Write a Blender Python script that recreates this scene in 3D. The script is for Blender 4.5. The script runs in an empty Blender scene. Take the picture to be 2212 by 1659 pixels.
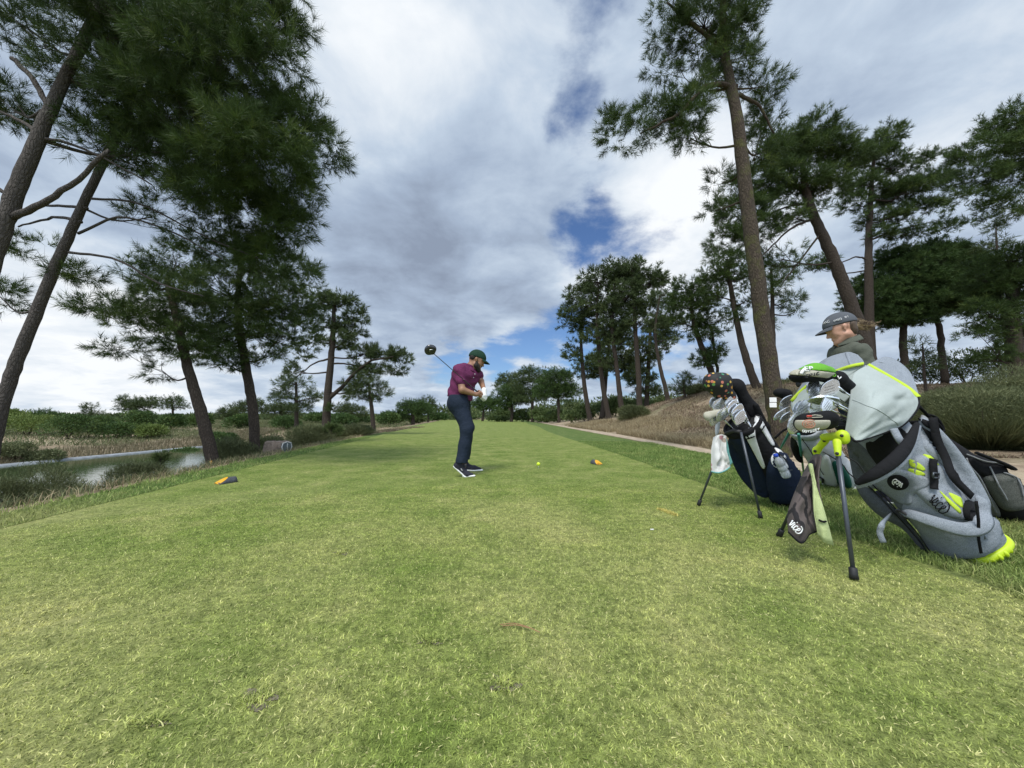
import bpy, math, random
import numpy as np
from mathutils import Vector, Matrix
from mathutils.bvhtree import BVHTree
SC = bpy.context.scene
COL = SC.collection
rad = math.radians
# ---------------------------------------------------------------- camera model
H = 0.75
PITCH = math.atan((902-829.5)/798.0)
CP, SP = math.cos(PITCH), math.sin(PITCH)
cam = bpy.data.cameras.new('camera'); camo = bpy.data.objects.new('camera', cam); COL.objects.link(camo)
cam.lens = 13.0; cam.sensor_width = 36.0; cam.clip_start = 0.05; cam.clip_end = 5000
camo.location = (0, 0, H); camo.rotation_euler = (rad(90)+PITCH, 0, 0)
SC.camera = camo
def ray(u, v):
    cy = (829.5-v)/798.0
    return np.array([(u-1106.0)/798.0, CP-SP*cy, SP+CP*cy])
def P(u, v, d):                       # world point that stands y = d metres ahead on the sight line of a photo pixel
    r = ray(u, v); return np.array([0, 0, H]) + r*(d/r[1])
def G(u, v, z=0.0):
    r = ray(u, v); return np.array([0, 0, H]) + r*((z-H)/r[2])
# ---------------------------------------------------------------- terrain
def sstep(a, b, x):
    t = np.clip((x-a)/(b-a), 0, 1); return t*t*(3-2*t)
def xl(y): return -3.02-0.165*y        # left edge of the mown tee
def vnoise(x, y, s, seed=0):
    x = np.asarray(x, float)/s; y = np.asarray(y, float)/s
    def h(i, j):
        n = np.sin(i*127.1+j*311.7+seed*74.7)*43758.5453
        return n-np.floor(n)
    i, j = np.floor(x), np.floor(y); fx, fy = x-i, y-j
    fx = fx*fx*(3-2*fx); fy = fy*fy*(3-2*fy)
    return (h(i, j)*(1-fx)+h(i+1, j)*fx)*(1-fy)+(h(i, j+1)*(1-fx)+h(i+1, j+1)*fx)*fy
def fbm(x, y, s, seed=0, o=4):
    a, t, r = 1.0, 0.0, 0.0
    for k in range(o):
        r = r+a*vnoise(x, y, s/2**k, seed+k*13); t += a; a *= 0.5
    return r/t
WATER = -1.5
def hgt(x, y):
    x = np.asarray(x, float); y = np.asarray(y, float)
    e = xl(np.clip(y, -10, 400))
    # left: step off the tee, grass strip, slope to the pond
    s = e-x
    h = np.where(s > 0, -0.05*sstep(0, 0.12, s), 0.0)
    pond = (1-sstep(24, 40, y))
    low = -0.25*sstep(0.5, 3.0, s)-(0.15+1.75*pond)*sstep(1.0, 5.5, s)*sstep(-1, 1, 1.0)
    h = h+np.where(s > 0, low, 0)
    far = sstep(-22.5, -26.5, x)*pond
    h = h+far*1.05
    h = h+sstep(-27, -60, x)*0.55*pond + 0.5*sstep(40, 90, y)*sstep(1.0, 20, s)
    bump = (fbm(x, y, 14, 3)-0.5)*1.3*sstep(26, 34, -x+0*y)*pond + (fbm(x, y, 9, 5)-0.5)*0.7*sstep(2, 12, s)*(1-pond)
    h = h+np.where(s > 0, bump, 0)
    # right: flat strip, path, then the dry mound
    m = 2.35*sstep(4.8, 12.5, x)*sstep(9.5, 18, y)*(1-0.62*sstep(21, 40, y)*(1-sstep(12, 30, x)))
    h = h+m+np.where(x > 5.0, (fbm(x, y, 3.2, 9)-0.5)*0.35*sstep(5, 8, x)*sstep(6, 11, y), 0)
    h = h+1.4*sstep(90, 200, y)*sstep(30, 90, np.abs(x))
    return h
# ---------------------------------------------------------------- mesh building
class MB:
    def __init__(s): s.V = []; s.F = []; s.n = 0; s.A = []; s.M = []
    def add(s, V, faces, a=None, m=0):
        V = np.asarray(V, float).reshape(-1, 3)
        if not isinstance(faces, (list, tuple)) or (len(faces) and not hasattr(faces[0], 'shape')):
            faces = [np.asarray(faces, int)] if not isinstance(faces, list) else faces
        if isinstance(faces, list) and len(faces) and not hasattr(faces[0], 'shape'):
            by = {}
            for f in faces: by.setdefault(len(f), []).append(f)
            faces = [np.array(x, int) for x in by.values()]
        for f in faces:
            if len(f): s.F.append(f+s.n); s.M.append(np.full(len(f), m, int))
        s.V.append(V); s.A.append(np.zeros(len(V)) if a is None else np.broadcast_to(np.asarray(a, float), (len(V),)))
        s.n += len(V); return s
    def mesh(s, name, smooth=True, attr=None):
        V = np.concatenate(s.V).astype(np.float32); me = bpy.data.meshes.new(name)
        me.vertices.add(len(V)); me.vertices.foreach_set('co', V.ravel())
        tot = np.concatenate([np.full(len(f), f.shape[1], np.int32) for f in s.F])
        idx = np.concatenate([f.ravel() for f in s.F]).astype(np.int32)
        me.loops.add(len(idx)); me.loops.foreach_set('vertex_index', idx)
        me.polygons.add(len(tot)); st = np.zeros(len(tot), np.int32); st[1:] = np.cumsum(tot)[:-1]
        me.polygons.foreach_set('loop_start', st)
        me.polygons.foreach_set('material_index', np.concatenate(s.M).astype(np.int32))
        me.polygons.foreach_set('use_smooth', np.full(len(tot), smooth))
        if attr:
            at = me.attributes.new(attr, 'FLOAT', 'POINT'); at.data.foreach_set('value', np.concatenate(s.A).astype(np.float32))
        me.update(calc_edges=True); me.validate(); return me
    def build(s, name, mats, parent=None, smooth=True, attr=None, **t):
        me = s.mesh(name, smooth, attr)
        for m in (mats if isinstance(mats, (list, tuple)) else [mats]): me.materials.append(m)
        return link(name, me, parent, **t)
def tag(o, label=None, cat=None, group=None, kind=None):
    if label: o['label'] = label
    if cat: o['category'] = cat
    if group: o['group'] = group
    if kind: o['kind'] = kind
    return o
def link(name, data, parent=None, **t):
    o = bpy.data.objects.new(name, data); COL.objects.link(o)
    if parent is not None:
        o.parent = parent; o.matrix_parent_inverse = Matrix.Translation(-Vector(parent.location))
    tag(o, **t); return o
def thing(name, loc, label, cat, group=None):
    o = bpy.data.objects.new(name, None); COL.objects.link(o); o.location = tuple(float(c) for c in loc); o.empty_display_size = 0.1
    return tag(o, label, cat, group)
def rng(seed): return np.random.default_rng(seed)
def unit(v): v = np.asarray(v, float); return v/(np.linalg.norm(v, axis=-1, keepdims=True)+1e-12)
def frames(pts):
    pts = np.asarray(pts, float); t = np.gradient(pts, axis=0); t = unit(t)
    a = np.array([0, 0, 1.0]) if abs(t[0][2]) < 0.9 else np.array([1.0, 0, 0])
    n = unit(np.cross(t[0], a)); N = []
    for k in range(len(pts)):
        n = unit(n-t[k]*np.dot(n, t[k])); N.append(n)
    N = np.array(N); return t, N, np.cross(t, N)
def tube(mb, pts, r, sides=8, a=None, m=0, cap=True, flat=1.0):
    pts = np.asarray(pts, float); r = np.broadcast_to(np.asarray(r, float), (len(pts),))
    t, N, B = frames(pts); k = len(pts); th = np.arange(sides)*2*np.pi/sides
    V = pts[:, None]+r[:, None, None]*(np.cos(th)[None, :, None]*N[:, None]+flat*np.sin(th)[None, :, None]*B[:, None])
    i = np.arange(k-1)[:, None]*sides; j = np.arange(sides)[None]; j2 = (j+1) % sides
    F = np.stack([i+j, i+j2, i+sides+j2, i+sides+j], -1).reshape(-1, 4)
    V = V.reshape(-1, 3); fs = [F]
    if cap:
        fs.append(np.array([list(range(sides))[::-1]])); fs.append(np.array([[(k-1)*sides+q for q in range(sides)]]))
    if a is not None and np.ndim(a): a = np.repeat(a, sides)
    mb.add(V, fs, a, m); return mb
def spline(pts, n=24):
    pts = np.asarray(pts, float); k = len(pts)
    if k < 3: return pts[0]+(pts[-1]-pts[0])*np.linspace(0, 1, n)[:, None]
    p = np.vstack([2*pts[0]-pts[1], pts, 2*pts[-1]-pts[-2]]); out = []
    for s in np.linspace(0, k-1-1e-9, n):
        i = int(s); f = s-i; a, b, c, d = p[i:i+4]
        out.append(0.5*((2*b)+(-a+c)*f+(2*a-5*b+4*c-d)*f*f+(-a+3*b-3*c+d)*f**3))
    return np.array(out)
def loft(mb, rings, closed=True, cap=True, m=0, a=None):
    rings = np.asarray(rings, float); k, n = rings.shape[:2]
    i = np.arange(k-1)[:, None]*n; j = np.arange(n if closed else n-1)[None]; j2 = (j+1) % n
    F = np.stack([i+j, i+j2, i+n+j2, i+n+j], -1).reshape(-1, 4); fs = [F]
    if cap and closed:
        fs.append(np.array([list(range(n))[::-1]])); fs.append(np.array([[(k-1)*n+q for q in range(n)]]))
    mb.add(rings.reshape(-1, 3), fs, a, m); return mb
def ellipsoid(mb, c, R, axes=None, nu=16, nv=10, m=0, a=None):
    th = np.linspace(0, 2*np.pi, nu, endpoint=False); ph = np.linspace(0.02, np.pi-0.02, nv)
    L = np.stack([np.outer(np.sin(ph), np.cos(th)), np.outer(np.sin(ph), np.sin(th)), np.outer(np.cos(ph), np.ones(nu))], -1)*np.asarray(R)
    A = np.eye(3) if axes is None else np.asarray(axes)
    return loft(mb, (np.asarray(c)+L@A)[::-1], m=m, a=a)
def box(mb, c, s, axes=None, m=0):
    A = np.eye(3) if axes is None else np.asarray(axes)
    q = np.array([[x, y, z] for x in (-.5, .5) for y in (-.5, .5) for z in (-.5, .5)])*np.asarray(s)
    mb.add(np.asarray(c)+q@A, np.array([[0, 1, 3, 2], [4, 6, 7, 5], [0, 4, 5, 1], [2, 3, 7, 6], [0, 2, 6, 4], [1, 5, 7, 3]]), m=m); return mb
def bevel(o, w=0.004, n=2):
    md = o.modifiers.new('bevel', 'BEVEL'); md.width = w; md.segments = n; md.limit_method = 'ANGLE'; return o
def solid(o, t, off=-1.0):
    md = o.modifiers.new('thickness', 'SOLIDIFY'); md.thickness = t; md.offset = off; return o
def subs(o, n=1):
    md = o.modifiers.new('subdivision', 'SUBSURF'); md.levels = n; md.render_levels = n; return o
# ---------------------------------------------------------------- signed-distance modelling of soft bodies
def sdf_mesh(prims, res, cuts=(), warp=None, pad=0.05):
    """prims: (a, b, ra, rb, k[, n, s]) tapered capsules, squeezed by s along n, blended over k metres."""
    A = np.array([p[0] for p in prims]); B = np.array([p[1] for p in prims]); R = np.array([max(p[2], p[3]) for p in prims])[:, None]
    lo = np.minimum(A, B)-R-pad; hi = np.maximum(A, B)+R+pad; lo0 = lo.min(0); n = np.ceil((hi.max(0)-lo0)/res).astype(int)+1
    f = np.full(n, 0.08, np.float32); ax = [lo0[k]+np.arange(n[k])*res for k in range(3)]
    for q, p in enumerate(prims):
        i0 = np.maximum(((lo[q]-lo0)/res).astype(int)-2, 0); i1 = np.minimum(((hi[q]-lo0)/res).astype(int)+3, n)
        sl = tuple(slice(i0[k], i1[k]) for k in range(3))
        X = np.stack(np.meshgrid(*[ax[k][sl[k]] for k in range(3)], indexing='ij'), -1)
        a, b, ra, rb, k = np.asarray(p[0], float), np.asarray(p[1], float), p[2], p[3], p[4]
        ba = b-a; L = np.dot(ba, ba)+1e-12; t = np.clip(((X-a)@ba)/L, 0, 1); D = X-a-t[..., None]*ba
        if len(p) > 5:
            nn = unit(p[5]); c = D@nn; D = D+(c*(p[6]-1))[..., None]*nn
        d = np.linalg.norm(D, axis=-1)-(ra+(rb-ra)*t)
        g = f[sl]; hh = np.clip(0.5+0.5*(g-d)/k, 0, 1); f[sl] = d*hh+g*(1-hh)-k*hh*(1-hh)
    if cuts or warp:
        X = np.stack(np.meshgrid(*ax, indexing='ij'), -1)
        if warp: f = f+warp(X)
        for (c, nn) in cuts: f = np.maximum(f, (X-np.asarray(c))@unit(nn))
    return surface_nets(f, lo0, res)
def surface_nets(f, lo, res):
    s = f < 0; nx, ny, nz = f.shape; acc = np.zeros((nx-1, ny-1, nz-1, 3), np.float32); cnt = np.zeros((nx-1, ny-1, nz-1), np.int16)
    for axis in range(3):
        o = [k for k in range(3) if k != axis]
        for e in range(2):
            for g in range(2):
                sa = [slice(0, -1)]*3; sa[o[0]] = slice(e, f.shape[o[0]]-1+e); sa[o[1]] = slice(g, f.shape[o[1]]-1+g); sa[axis] = slice(0, -1)
                sb = list(sa); sb[axis] = slice(1, None); fa, fb = f[tuple(sa)], f[tuple(sb)]
                c = (fa < 0) != (fb < 0); den = np.where(c, fa-fb, 1); t = np.where(c, fa/den, 0)
                acc[..., axis] += np.where(c, t, 0); acc[..., o[0]] += np.where(c, e, 0); acc[..., o[1]] += np.where(c, g, 0); cnt += c
    act = cnt > 0; idx = np.full(act.shape, -1, np.int64); idx[act] = np.arange(act.sum())
    V = (np.argwhere(act)+acc[act]/cnt[act][:, None])*res+lo; Q = []
    for axis in range(3):
        o = [(axis+1) % 3, (axis+2) % 3]; sa = [slice(1, -1)]*3; sa[axis] = slice(0, -1); sb = list(sa); sb[axis] = slice(1, None)
        a, b = s[tuple(sa)], s[tuple(sb)]; c = a != b; I = np.argwhere(c); I[:, o[0]] += 1; I[:, o[1]] += 1; fl = a[c]
        q = []
        for (d0, d1) in ((0, 0), (1, 0), (1, 1), (0, 1)):
            J = I.copy(); J[:, o[0]] -= d0; J[:, o[1]] -= d1; q.append(idx[J[:, 0], J[:, 1], J[:, 2]])
        q = np.stack(q, 1); q[~fl] = q[~fl][:, ::-1]; Q.append(q)
    Q = np.concatenate(Q); Q = Q[(Q >= 0).all(1)]; return V, Q
def relax(V, Q, n=2, w=0.5):
    for _ in range(n):
        S = np.zeros_like(V); C = np.zeros(len(V))
        for k in range(4):
            np.add.at(S, Q[:, k], V[Q[:, (k+1) % 4]]+V[Q[:, (k-1) % 4]]); np.add.at(C, Q[:, k], 2)
        V = V*(1-w)+w*S/np.maximum(C, 1)[:, None]
    return V
def soft(name, prims, res, mat, parent=None, cuts=(), warp=None, smooth=2, **t):
    V, Q = sdf_mesh(prims, res, cuts, warp); V = relax(V, Q, smooth)
    mb = MB(); mb.add(V, [Q]); return mb.build(name, mat, parent, **t)
# ---------------------------------------------------------------- materials
def nt(name):
    m = bpy.data.materials.new(name); m.use_nodes = True; t = m.node_tree; return m, t, t.nodes['Principled BSDF']
def N(t, typ, **kw):
    n = t.nodes.new(typ)
    for k, v in kw.items():
        if k.startswith('i_'): n.inputs[k[2:].replace('_', ' ')].default_value = v
        elif k[0] == 'i' and k[1:].isdigit(): n.inputs[int(k[1:])].default_value = v
        else: setattr(n, k, v)
    return n
def L(t, a, b): t.links.new(a, b)
def ramp(t, fac, stops, mode='LINEAR'):
    r = N(t, 'ShaderNodeValToRGB'); r.color_ramp.interpolation = mode; e = r.color_ramp.elements
    while len(e) < len(stops): e.new(0.5)
    for q, (p, c) in enumerate(stops): e[q].position = p; e[q].color = (*c, 1) if len(c) == 3 else c
    if fac is not None: L(t, fac, r.inputs[0])
    return r
def mix(t, a, b, fac, mode='MIX'):
    n = N(t, 'ShaderNodeMix', data_type='RGBA', blend_type=mode)
    for s, v in ((6, a), (7, b), (0, fac)):
        if hasattr(v, 'is_linked'): L(t, v, n.inputs[s])
        elif s == 0: n.inputs[0].default_value = v
        else: n.inputs[s].default_value = (*v, 1)
    return n.outputs[2]
def pos(t): return N(t, 'ShaderNodeNewGeometry').outputs['Position']
def noise(t, scale, detail=4, rough=0.55, vec=None, dist=0.0):
    n = N(t, 'ShaderNodeTexNoise', i_Scale=scale, i_Detail=detail, i_Roughness=rough, i_Distortion=dist)
    L(t, vec if vec is not None else pos(t), n.inputs['Vector']); return n.outputs['Fac']
def scaled(t, s):
    n = N(t, 'ShaderNodeVectorMath', operation='MULTIPLY'); L(t, pos(t), n.inputs[0]); n.inputs[1].default_value = s; return n.outputs[0]
def bumpn(t, h, s, d, bsdf):
    b = N(t, 'ShaderNodeBump', i_Strength=s, i_Distance=d); L(t, h, b.inputs['Height']); L(t, b.outputs[0], bsdf.inputs['Normal'])
def simple(name, c, rough=0.6, var=0.12, scale=30, bump=0.0, bscale=200, metal=0.0, sheen=0.0, c2=None, spec=0.5, coat=0.0):
    m, t, b = nt(name); f = noise(t, scale)
    lo = tuple(x*(1-var) for x in c); hi = tuple(min(1, x*(1+var)) for x in c) if c2 is None else c2
    L(t, ramp(t, f, [(0.32, lo), (0.68, hi)]).outputs[0], b.inputs['Base Color'])
    b.inputs['Roughness'].default_value = rough; b.inputs['Metallic'].default_value = metal; b.inputs['Specular IOR Level'].default_value = spec
    if sheen: b.inputs['Sheen Weight'].default_value = sheen
    if coat: b.inputs['Coat Weight'].default_value = coat
    if bump: bumpn(t, noise(t, bscale, 3), bump, 0.002, b)
    return m
def cloth(name, c, c2=None, rough=0.85, wr=0.25, fine=900, mott=0.25):
    """woven cloth: fine mottled yarn colour over soft wrinkles"""
    m, t, b = nt(name); c2 = c2 or tuple(x*(1+mott) for x in c); lo = tuple(x*(1-mott) for x in c)
    f = noise(t, fine, 2); g = noise(t, 9, 4)
    col = ramp(t, f, [(0.35, lo), (0.65, c2)]).outputs[0]
    col = mix(t, col, (0.82, 0.82, 0.82), ramp(t, g, [(0.35, (0, 0, 0)), (0.75, (0.5, 0.5, 0.5))]).outputs[0], 'MULTIPLY')
    L(t, col, b.inputs['Base Color']); b.inputs['Roughness'].default_value = rough; b.inputs['Specular IOR Level'].default_value = 0.2
    w = noise(t, 22, 3, 0.5, dist=0.3); bumpn(t, w, wr, 0.02, b); return m
M = {}
def foliage(name, dark, mid, lite, trans=0.25, attr='rnd', rough=0.55):
    m, t, b = nt(name); a = N(t, 'ShaderNodeAttribute', attribute_name=attr).outputs['Fac']
    c = ramp(t, a, [(0.0, dark), (0.6, mid), (1.0, lite)]).outputs[0]
    L(t, c, b.inputs['Base Color']); b.inputs['Roughness'].default_value = rough; b.inputs['Specular IOR Level'].default_value = 0.25
    tr = N(t, 'ShaderNodeBsdfTranslucent'); L(t, c, tr.inputs['Color']); mx = N(t, 'ShaderNodeMixShader'); mx.inputs[0].default_value = trans
    L(t, b.outputs[0], mx.inputs[1]); L(t, tr.outputs[0], mx.inputs[2]); L(t, mx.outputs[0], t.nodes['Material Output'].inputs['Surface']); return m
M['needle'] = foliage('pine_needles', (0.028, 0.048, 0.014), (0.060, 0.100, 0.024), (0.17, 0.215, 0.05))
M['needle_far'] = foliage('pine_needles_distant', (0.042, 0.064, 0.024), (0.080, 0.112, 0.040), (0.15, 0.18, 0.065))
M['needle_stone'] = foliage('stone_pine_needles', (0.034, 0.064, 0.020), (0.068, 0.118, 0.032), (0.13, 0.18, 0.05))
M['shrub'] = foliage('shrub_leaves', (0.05, 0.08, 0.025), (0.095, 0.135, 0.042), (0.16, 0.20, 0.07))
M['broom'] = foliage('broom_stems', (0.07, 0.085, 0.04), (0.13, 0.15, 0.065), (0.22, 0.23, 0.11))
M['dry'] = foliage('dry_grass_blades', (0.21, 0.165, 0.095), (0.34, 0.275, 0.165), (0.52, 0.44, 0.27))
M['shrub_lite'] = foliage('bright_shrub_leaves', (0.075, 0.115, 0.025), (0.135, 0.185, 0.045), (0.21, 0.26, 0.075))
M['reed'] = foliage('reed_blades', (0.13, 0.115, 0.065), (0.21, 0.18, 0.11), (0.30, 0.27, 0.17))
M['heath'] = foliage('heath_sprigs', (0.12, 0.08, 0.055), (0.22, 0.16, 0.11), (0.30, 0.27, 0.17))
def bark(name, dark, lite, moss=0.0):
    m, t, b = nt(name); v = N(t, 'ShaderNodeTexVoronoi', i_Scale=34.0, feature='DISTANCE_TO_EDGE'); L(t, mixvec(t), v.inputs['Vector'])
    e = ramp(t, v.outputs['Distance'], [(0.0, (.25, .25, .25)), (0.25, (1, 1, 1))]).outputs[0]; f = noise(t, 30, 6, 0.65)
    c = ramp(t, f, [(0.3, tuple(x*0.75 for x in lite)), (0.7, lite)]).outputs[0]; c = mix(t, dark, c, e)
    if moss:
        g = noise(t, 3.0, 5, 0.7); c = mix(t, c, (0.10, 0.11, 0.03), ramp(t, g, [(0.5, (0, 0, 0)), (0.68, (moss, moss, moss))]).outputs[0])
    L(t, c, b.inputs['Base Color']); b.inputs['Roughness'].default_value = 0.9; b.inputs['Specular IOR Level'].default_value = 0.15
    ad = N(t, 'ShaderNodeMath', operation='ADD'); L(t, e, ad.inputs[0]); L(t, f, ad.inputs[1]); bumpn(t, ad.outputs[0], 0.7, 0.018, b); return m
def mixvec(t):
    s = scaled(t, (1.0, 1.0, 0.30)); n = N(t, 'ShaderNodeTexNoise', i_Scale=6.0, i_Detail=3.0); L(t, s, n.inputs['Vector'])
    q = N(t, 'ShaderNodeMixRGB', blend_type='LINEAR_LIGHT'); q.inputs[0].default_value = 0.07; L(t, s, q.inputs[1]); L(t, n.outputs['Color'], q.inputs[2]); return q.outputs[0]
M['bark'] = bark('pine_bark', (0.034, 0.027, 0.022), (0.085, 0.068, 0.054), 0.0)
M['bark_moss'] = bark('mossy_pine_bark', (0.036, 0.029, 0.022), (0.105, 0.083, 0.062), 0.75)
M['bark_grey'] = bark('grey_pine_bark', (0.060, 0.053, 0.047), (0.125, 0.110, 0.097), 0.0)
# ground sheets
def ground_mat():
    m, t, b = nt('heath_soil'); n1 = noise(t, 0.35, 6, 0.6); n2 = noise(t, 3.0, 6, 0.65); n3 = noise(t, 60, 3)
    c = ramp(t, n2, [(0.28, (0.12, 0.09, 0.062)), (0.5, (0.25, 0.19, 0.13)), (0.72, (0.42, 0.335, 0.235))]).outputs[0]
    c = mix(t, c, (0.15, 0.16, 0.075), ramp(t, n1, [(0.48, (0, 0, 0)), (0.66, (0.7, 0.7, 0.7))]).outputs[0])
    a = N(t, 'ShaderNodeAttribute', attribute_name='sand').outputs['Fac']
    c = mix(t, c, ramp(t, n2, [(0.3, (0.36, 0.28, 0.19)), (0.7, (0.60, 0.50, 0.37))]).outputs[0], a)
    c = mix(t, c, (0.7, 0.7, 0.7), ramp(t, n3, [(0.4, (0.6, 0.6, 0.6)), (0.6, (0, 0, 0))]).outputs[0], 'MULTIPLY')
    L(t, c, b.inputs['Base Color']); b.inputs['Roughness'].default_value = 0.95; b.inputs['Specular IOR Level'].default_value = 0.1
    bumpn(t, n2, 0.6, 0.12, b); return m
def turf_colour(t, fresh, mid, straw, blade=None, k=1.0):
    n1 = noise(t, 0.55, 5, 0.6); n2 = noise(t, 2.4, 5, 0.6); n3 = noise(t, 14, 4, 0.65)
    c = ramp(t, n2, [(0.34, fresh), (0.54, mid), (0.72, tuple(0.6*x+0.4*y for x, y in zip(mid, straw)))]).outputs[0]
    # thin straw-coloured areas worn by play nearest the camera, wide in the photograph's lower left
    sx = N(t, 'ShaderNodeSeparateXYZ'); L(t, pos(t), sx.inputs[0])
    w = N(t, 'ShaderNodeMapRange', interpolation_type='SMOOTHSTEP', i1=2.6, i2=4.6, i3=1.0, i4=0.12); L(t, sx.outputs['Y'], w.inputs[0])
    f = ramp(t, n1, [(0.38, (0, 0, 0)), (0.68, (0.60*k,)*3)]).outputs[0]
    f2 = N(t, 'ShaderNodeMath', operation='MULTIPLY'); L(t, f, f2.inputs[0]); L(t, w.outputs[0], f2.inputs[1])
    c = mix(t, c, straw, f2.outputs[0]); n4 = noise(t, 48, 3, 0.6)
    for q, lo, hi in ((n3, (.74, .76, .72), (1.16, 1.14, 1.12)), (n4, (.66, .68, .64), (1.24, 1.22, 1.2))): c = mix(t, c, ramp(t, q, [(.34, lo), (.66, hi)]).outputs[0], 1.0, 'MULTIPLY')
    return c, n2, n3
def turf_mat(name, fresh, mid, straw):
    m, t, b = nt(name); c, n2, n3 = turf_colour(t, fresh, mid, straw); f = noise(t, 320, 3, 0.7)
    c = mix(t, c, (0.42, 0.42, 0.40), ramp(t, f, [(0.38, (0.85, 0.85, 0.85)), (0.60, (0, 0, 0))]).outputs[0], 'MULTIPLY')
    sp = noise(t, 95, 2, 0.5); c = mix(t, c, straw, ramp(t, sp, [(0.64, (0, 0, 0)), (0.72, (0.8, 0.8, 0.8))]).outputs[0])
    L(t, c, b.inputs['Base Color']); b.inputs['Roughness'].default_value = 0.9; b.inputs['Specular IOR Level'].default_value = 0.12
    bumpn(t, f, 0.5, 0.01, b); return m
def blade_mat(name, fresh, mid, straw, trans=0.25):
    m, t, b = nt(name); c, n2, n3 = turf_colour(t, fresh, mid, straw); a = N(t, 'ShaderNodeAttribute', attribute_name='rnd').outputs['Fac']
    c = mix(t, c, tuple(min(1, x*1.35) for x in straw), ramp(t, a, [(0.88, (0, 0, 0)), (1.0, (.8, .8, .8))]).outputs[0])
    v = ramp(t, a, [(0.0, (.75, .78, .75)), (0.8, (1.95, 1.9, 1.8)), (1.0, (1.4, 1.4, 1.4))]).outputs[0]; c = mix(t, c, v, 1.0, 'MULTIPLY')
    L(t, c, b.inputs['Base Color']); b.inputs['Roughness'].default_value = 0.6; b.inputs['Specular IOR Level'].default_value = 0.2
    tr = N(t, 'ShaderNodeBsdfTranslucent'); L(t, c, tr.inputs['Color']); mx = N(t, 'ShaderNodeMixShader'); mx.inputs[0].default_value = trans
    L(t, b.outputs[0], mx.inputs[1]); L(t, tr.outputs[0], mx.inputs[2]); L(t, mx.outputs[0], t.nodes['Material Output'].inputs['Surface']); return m
TURF = ((0.150, 0.224, 0.044), (0.238, 0.298, 0.080), (0.49, 0.455, 0.22))
ROUGH = ((0.090, 0.156, 0.038), (0.142, 0.210, 0.060), (0.36, 0.34, 0.15))
M['soil'] = ground_mat(); M['turf'] = turf_mat('mown_turf', *TURF); M['blade'] = blade_mat('mown_grass_blades', *TURF); M['rough'] = blade_mat('rough_grass_blades', *ROUGH)
M['turf_rough'] = turf_mat('rough_turf', *ROUGH)
M['path'] = simple('sandy_path', (0.38, 0.31, 0.23), 0.95, 0.3, 5.0, 0.5, 40, spec=0.1)
def water_mat():
    m, t, b = nt('pond_water'); b.inputs['Base Color'].default_value = (0.040, 0.062, 0.024, 1); b.inputs['Roughness'].default_value = 0.04
    b.inputs['IOR'].default_value = 1.33; bumpn(t, noise(t, 0, 3, 0.6, scaled(t, (1.4, 3.5, 1))), 0.0, 0.03, b)
    n = noise(t, 1.0, 4, 0.55, scaled(t, (1.6, 5.0, 1))); bumpn(t, n, 0.22, 0.02, b); return m
M['water'] = water_mat()
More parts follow.
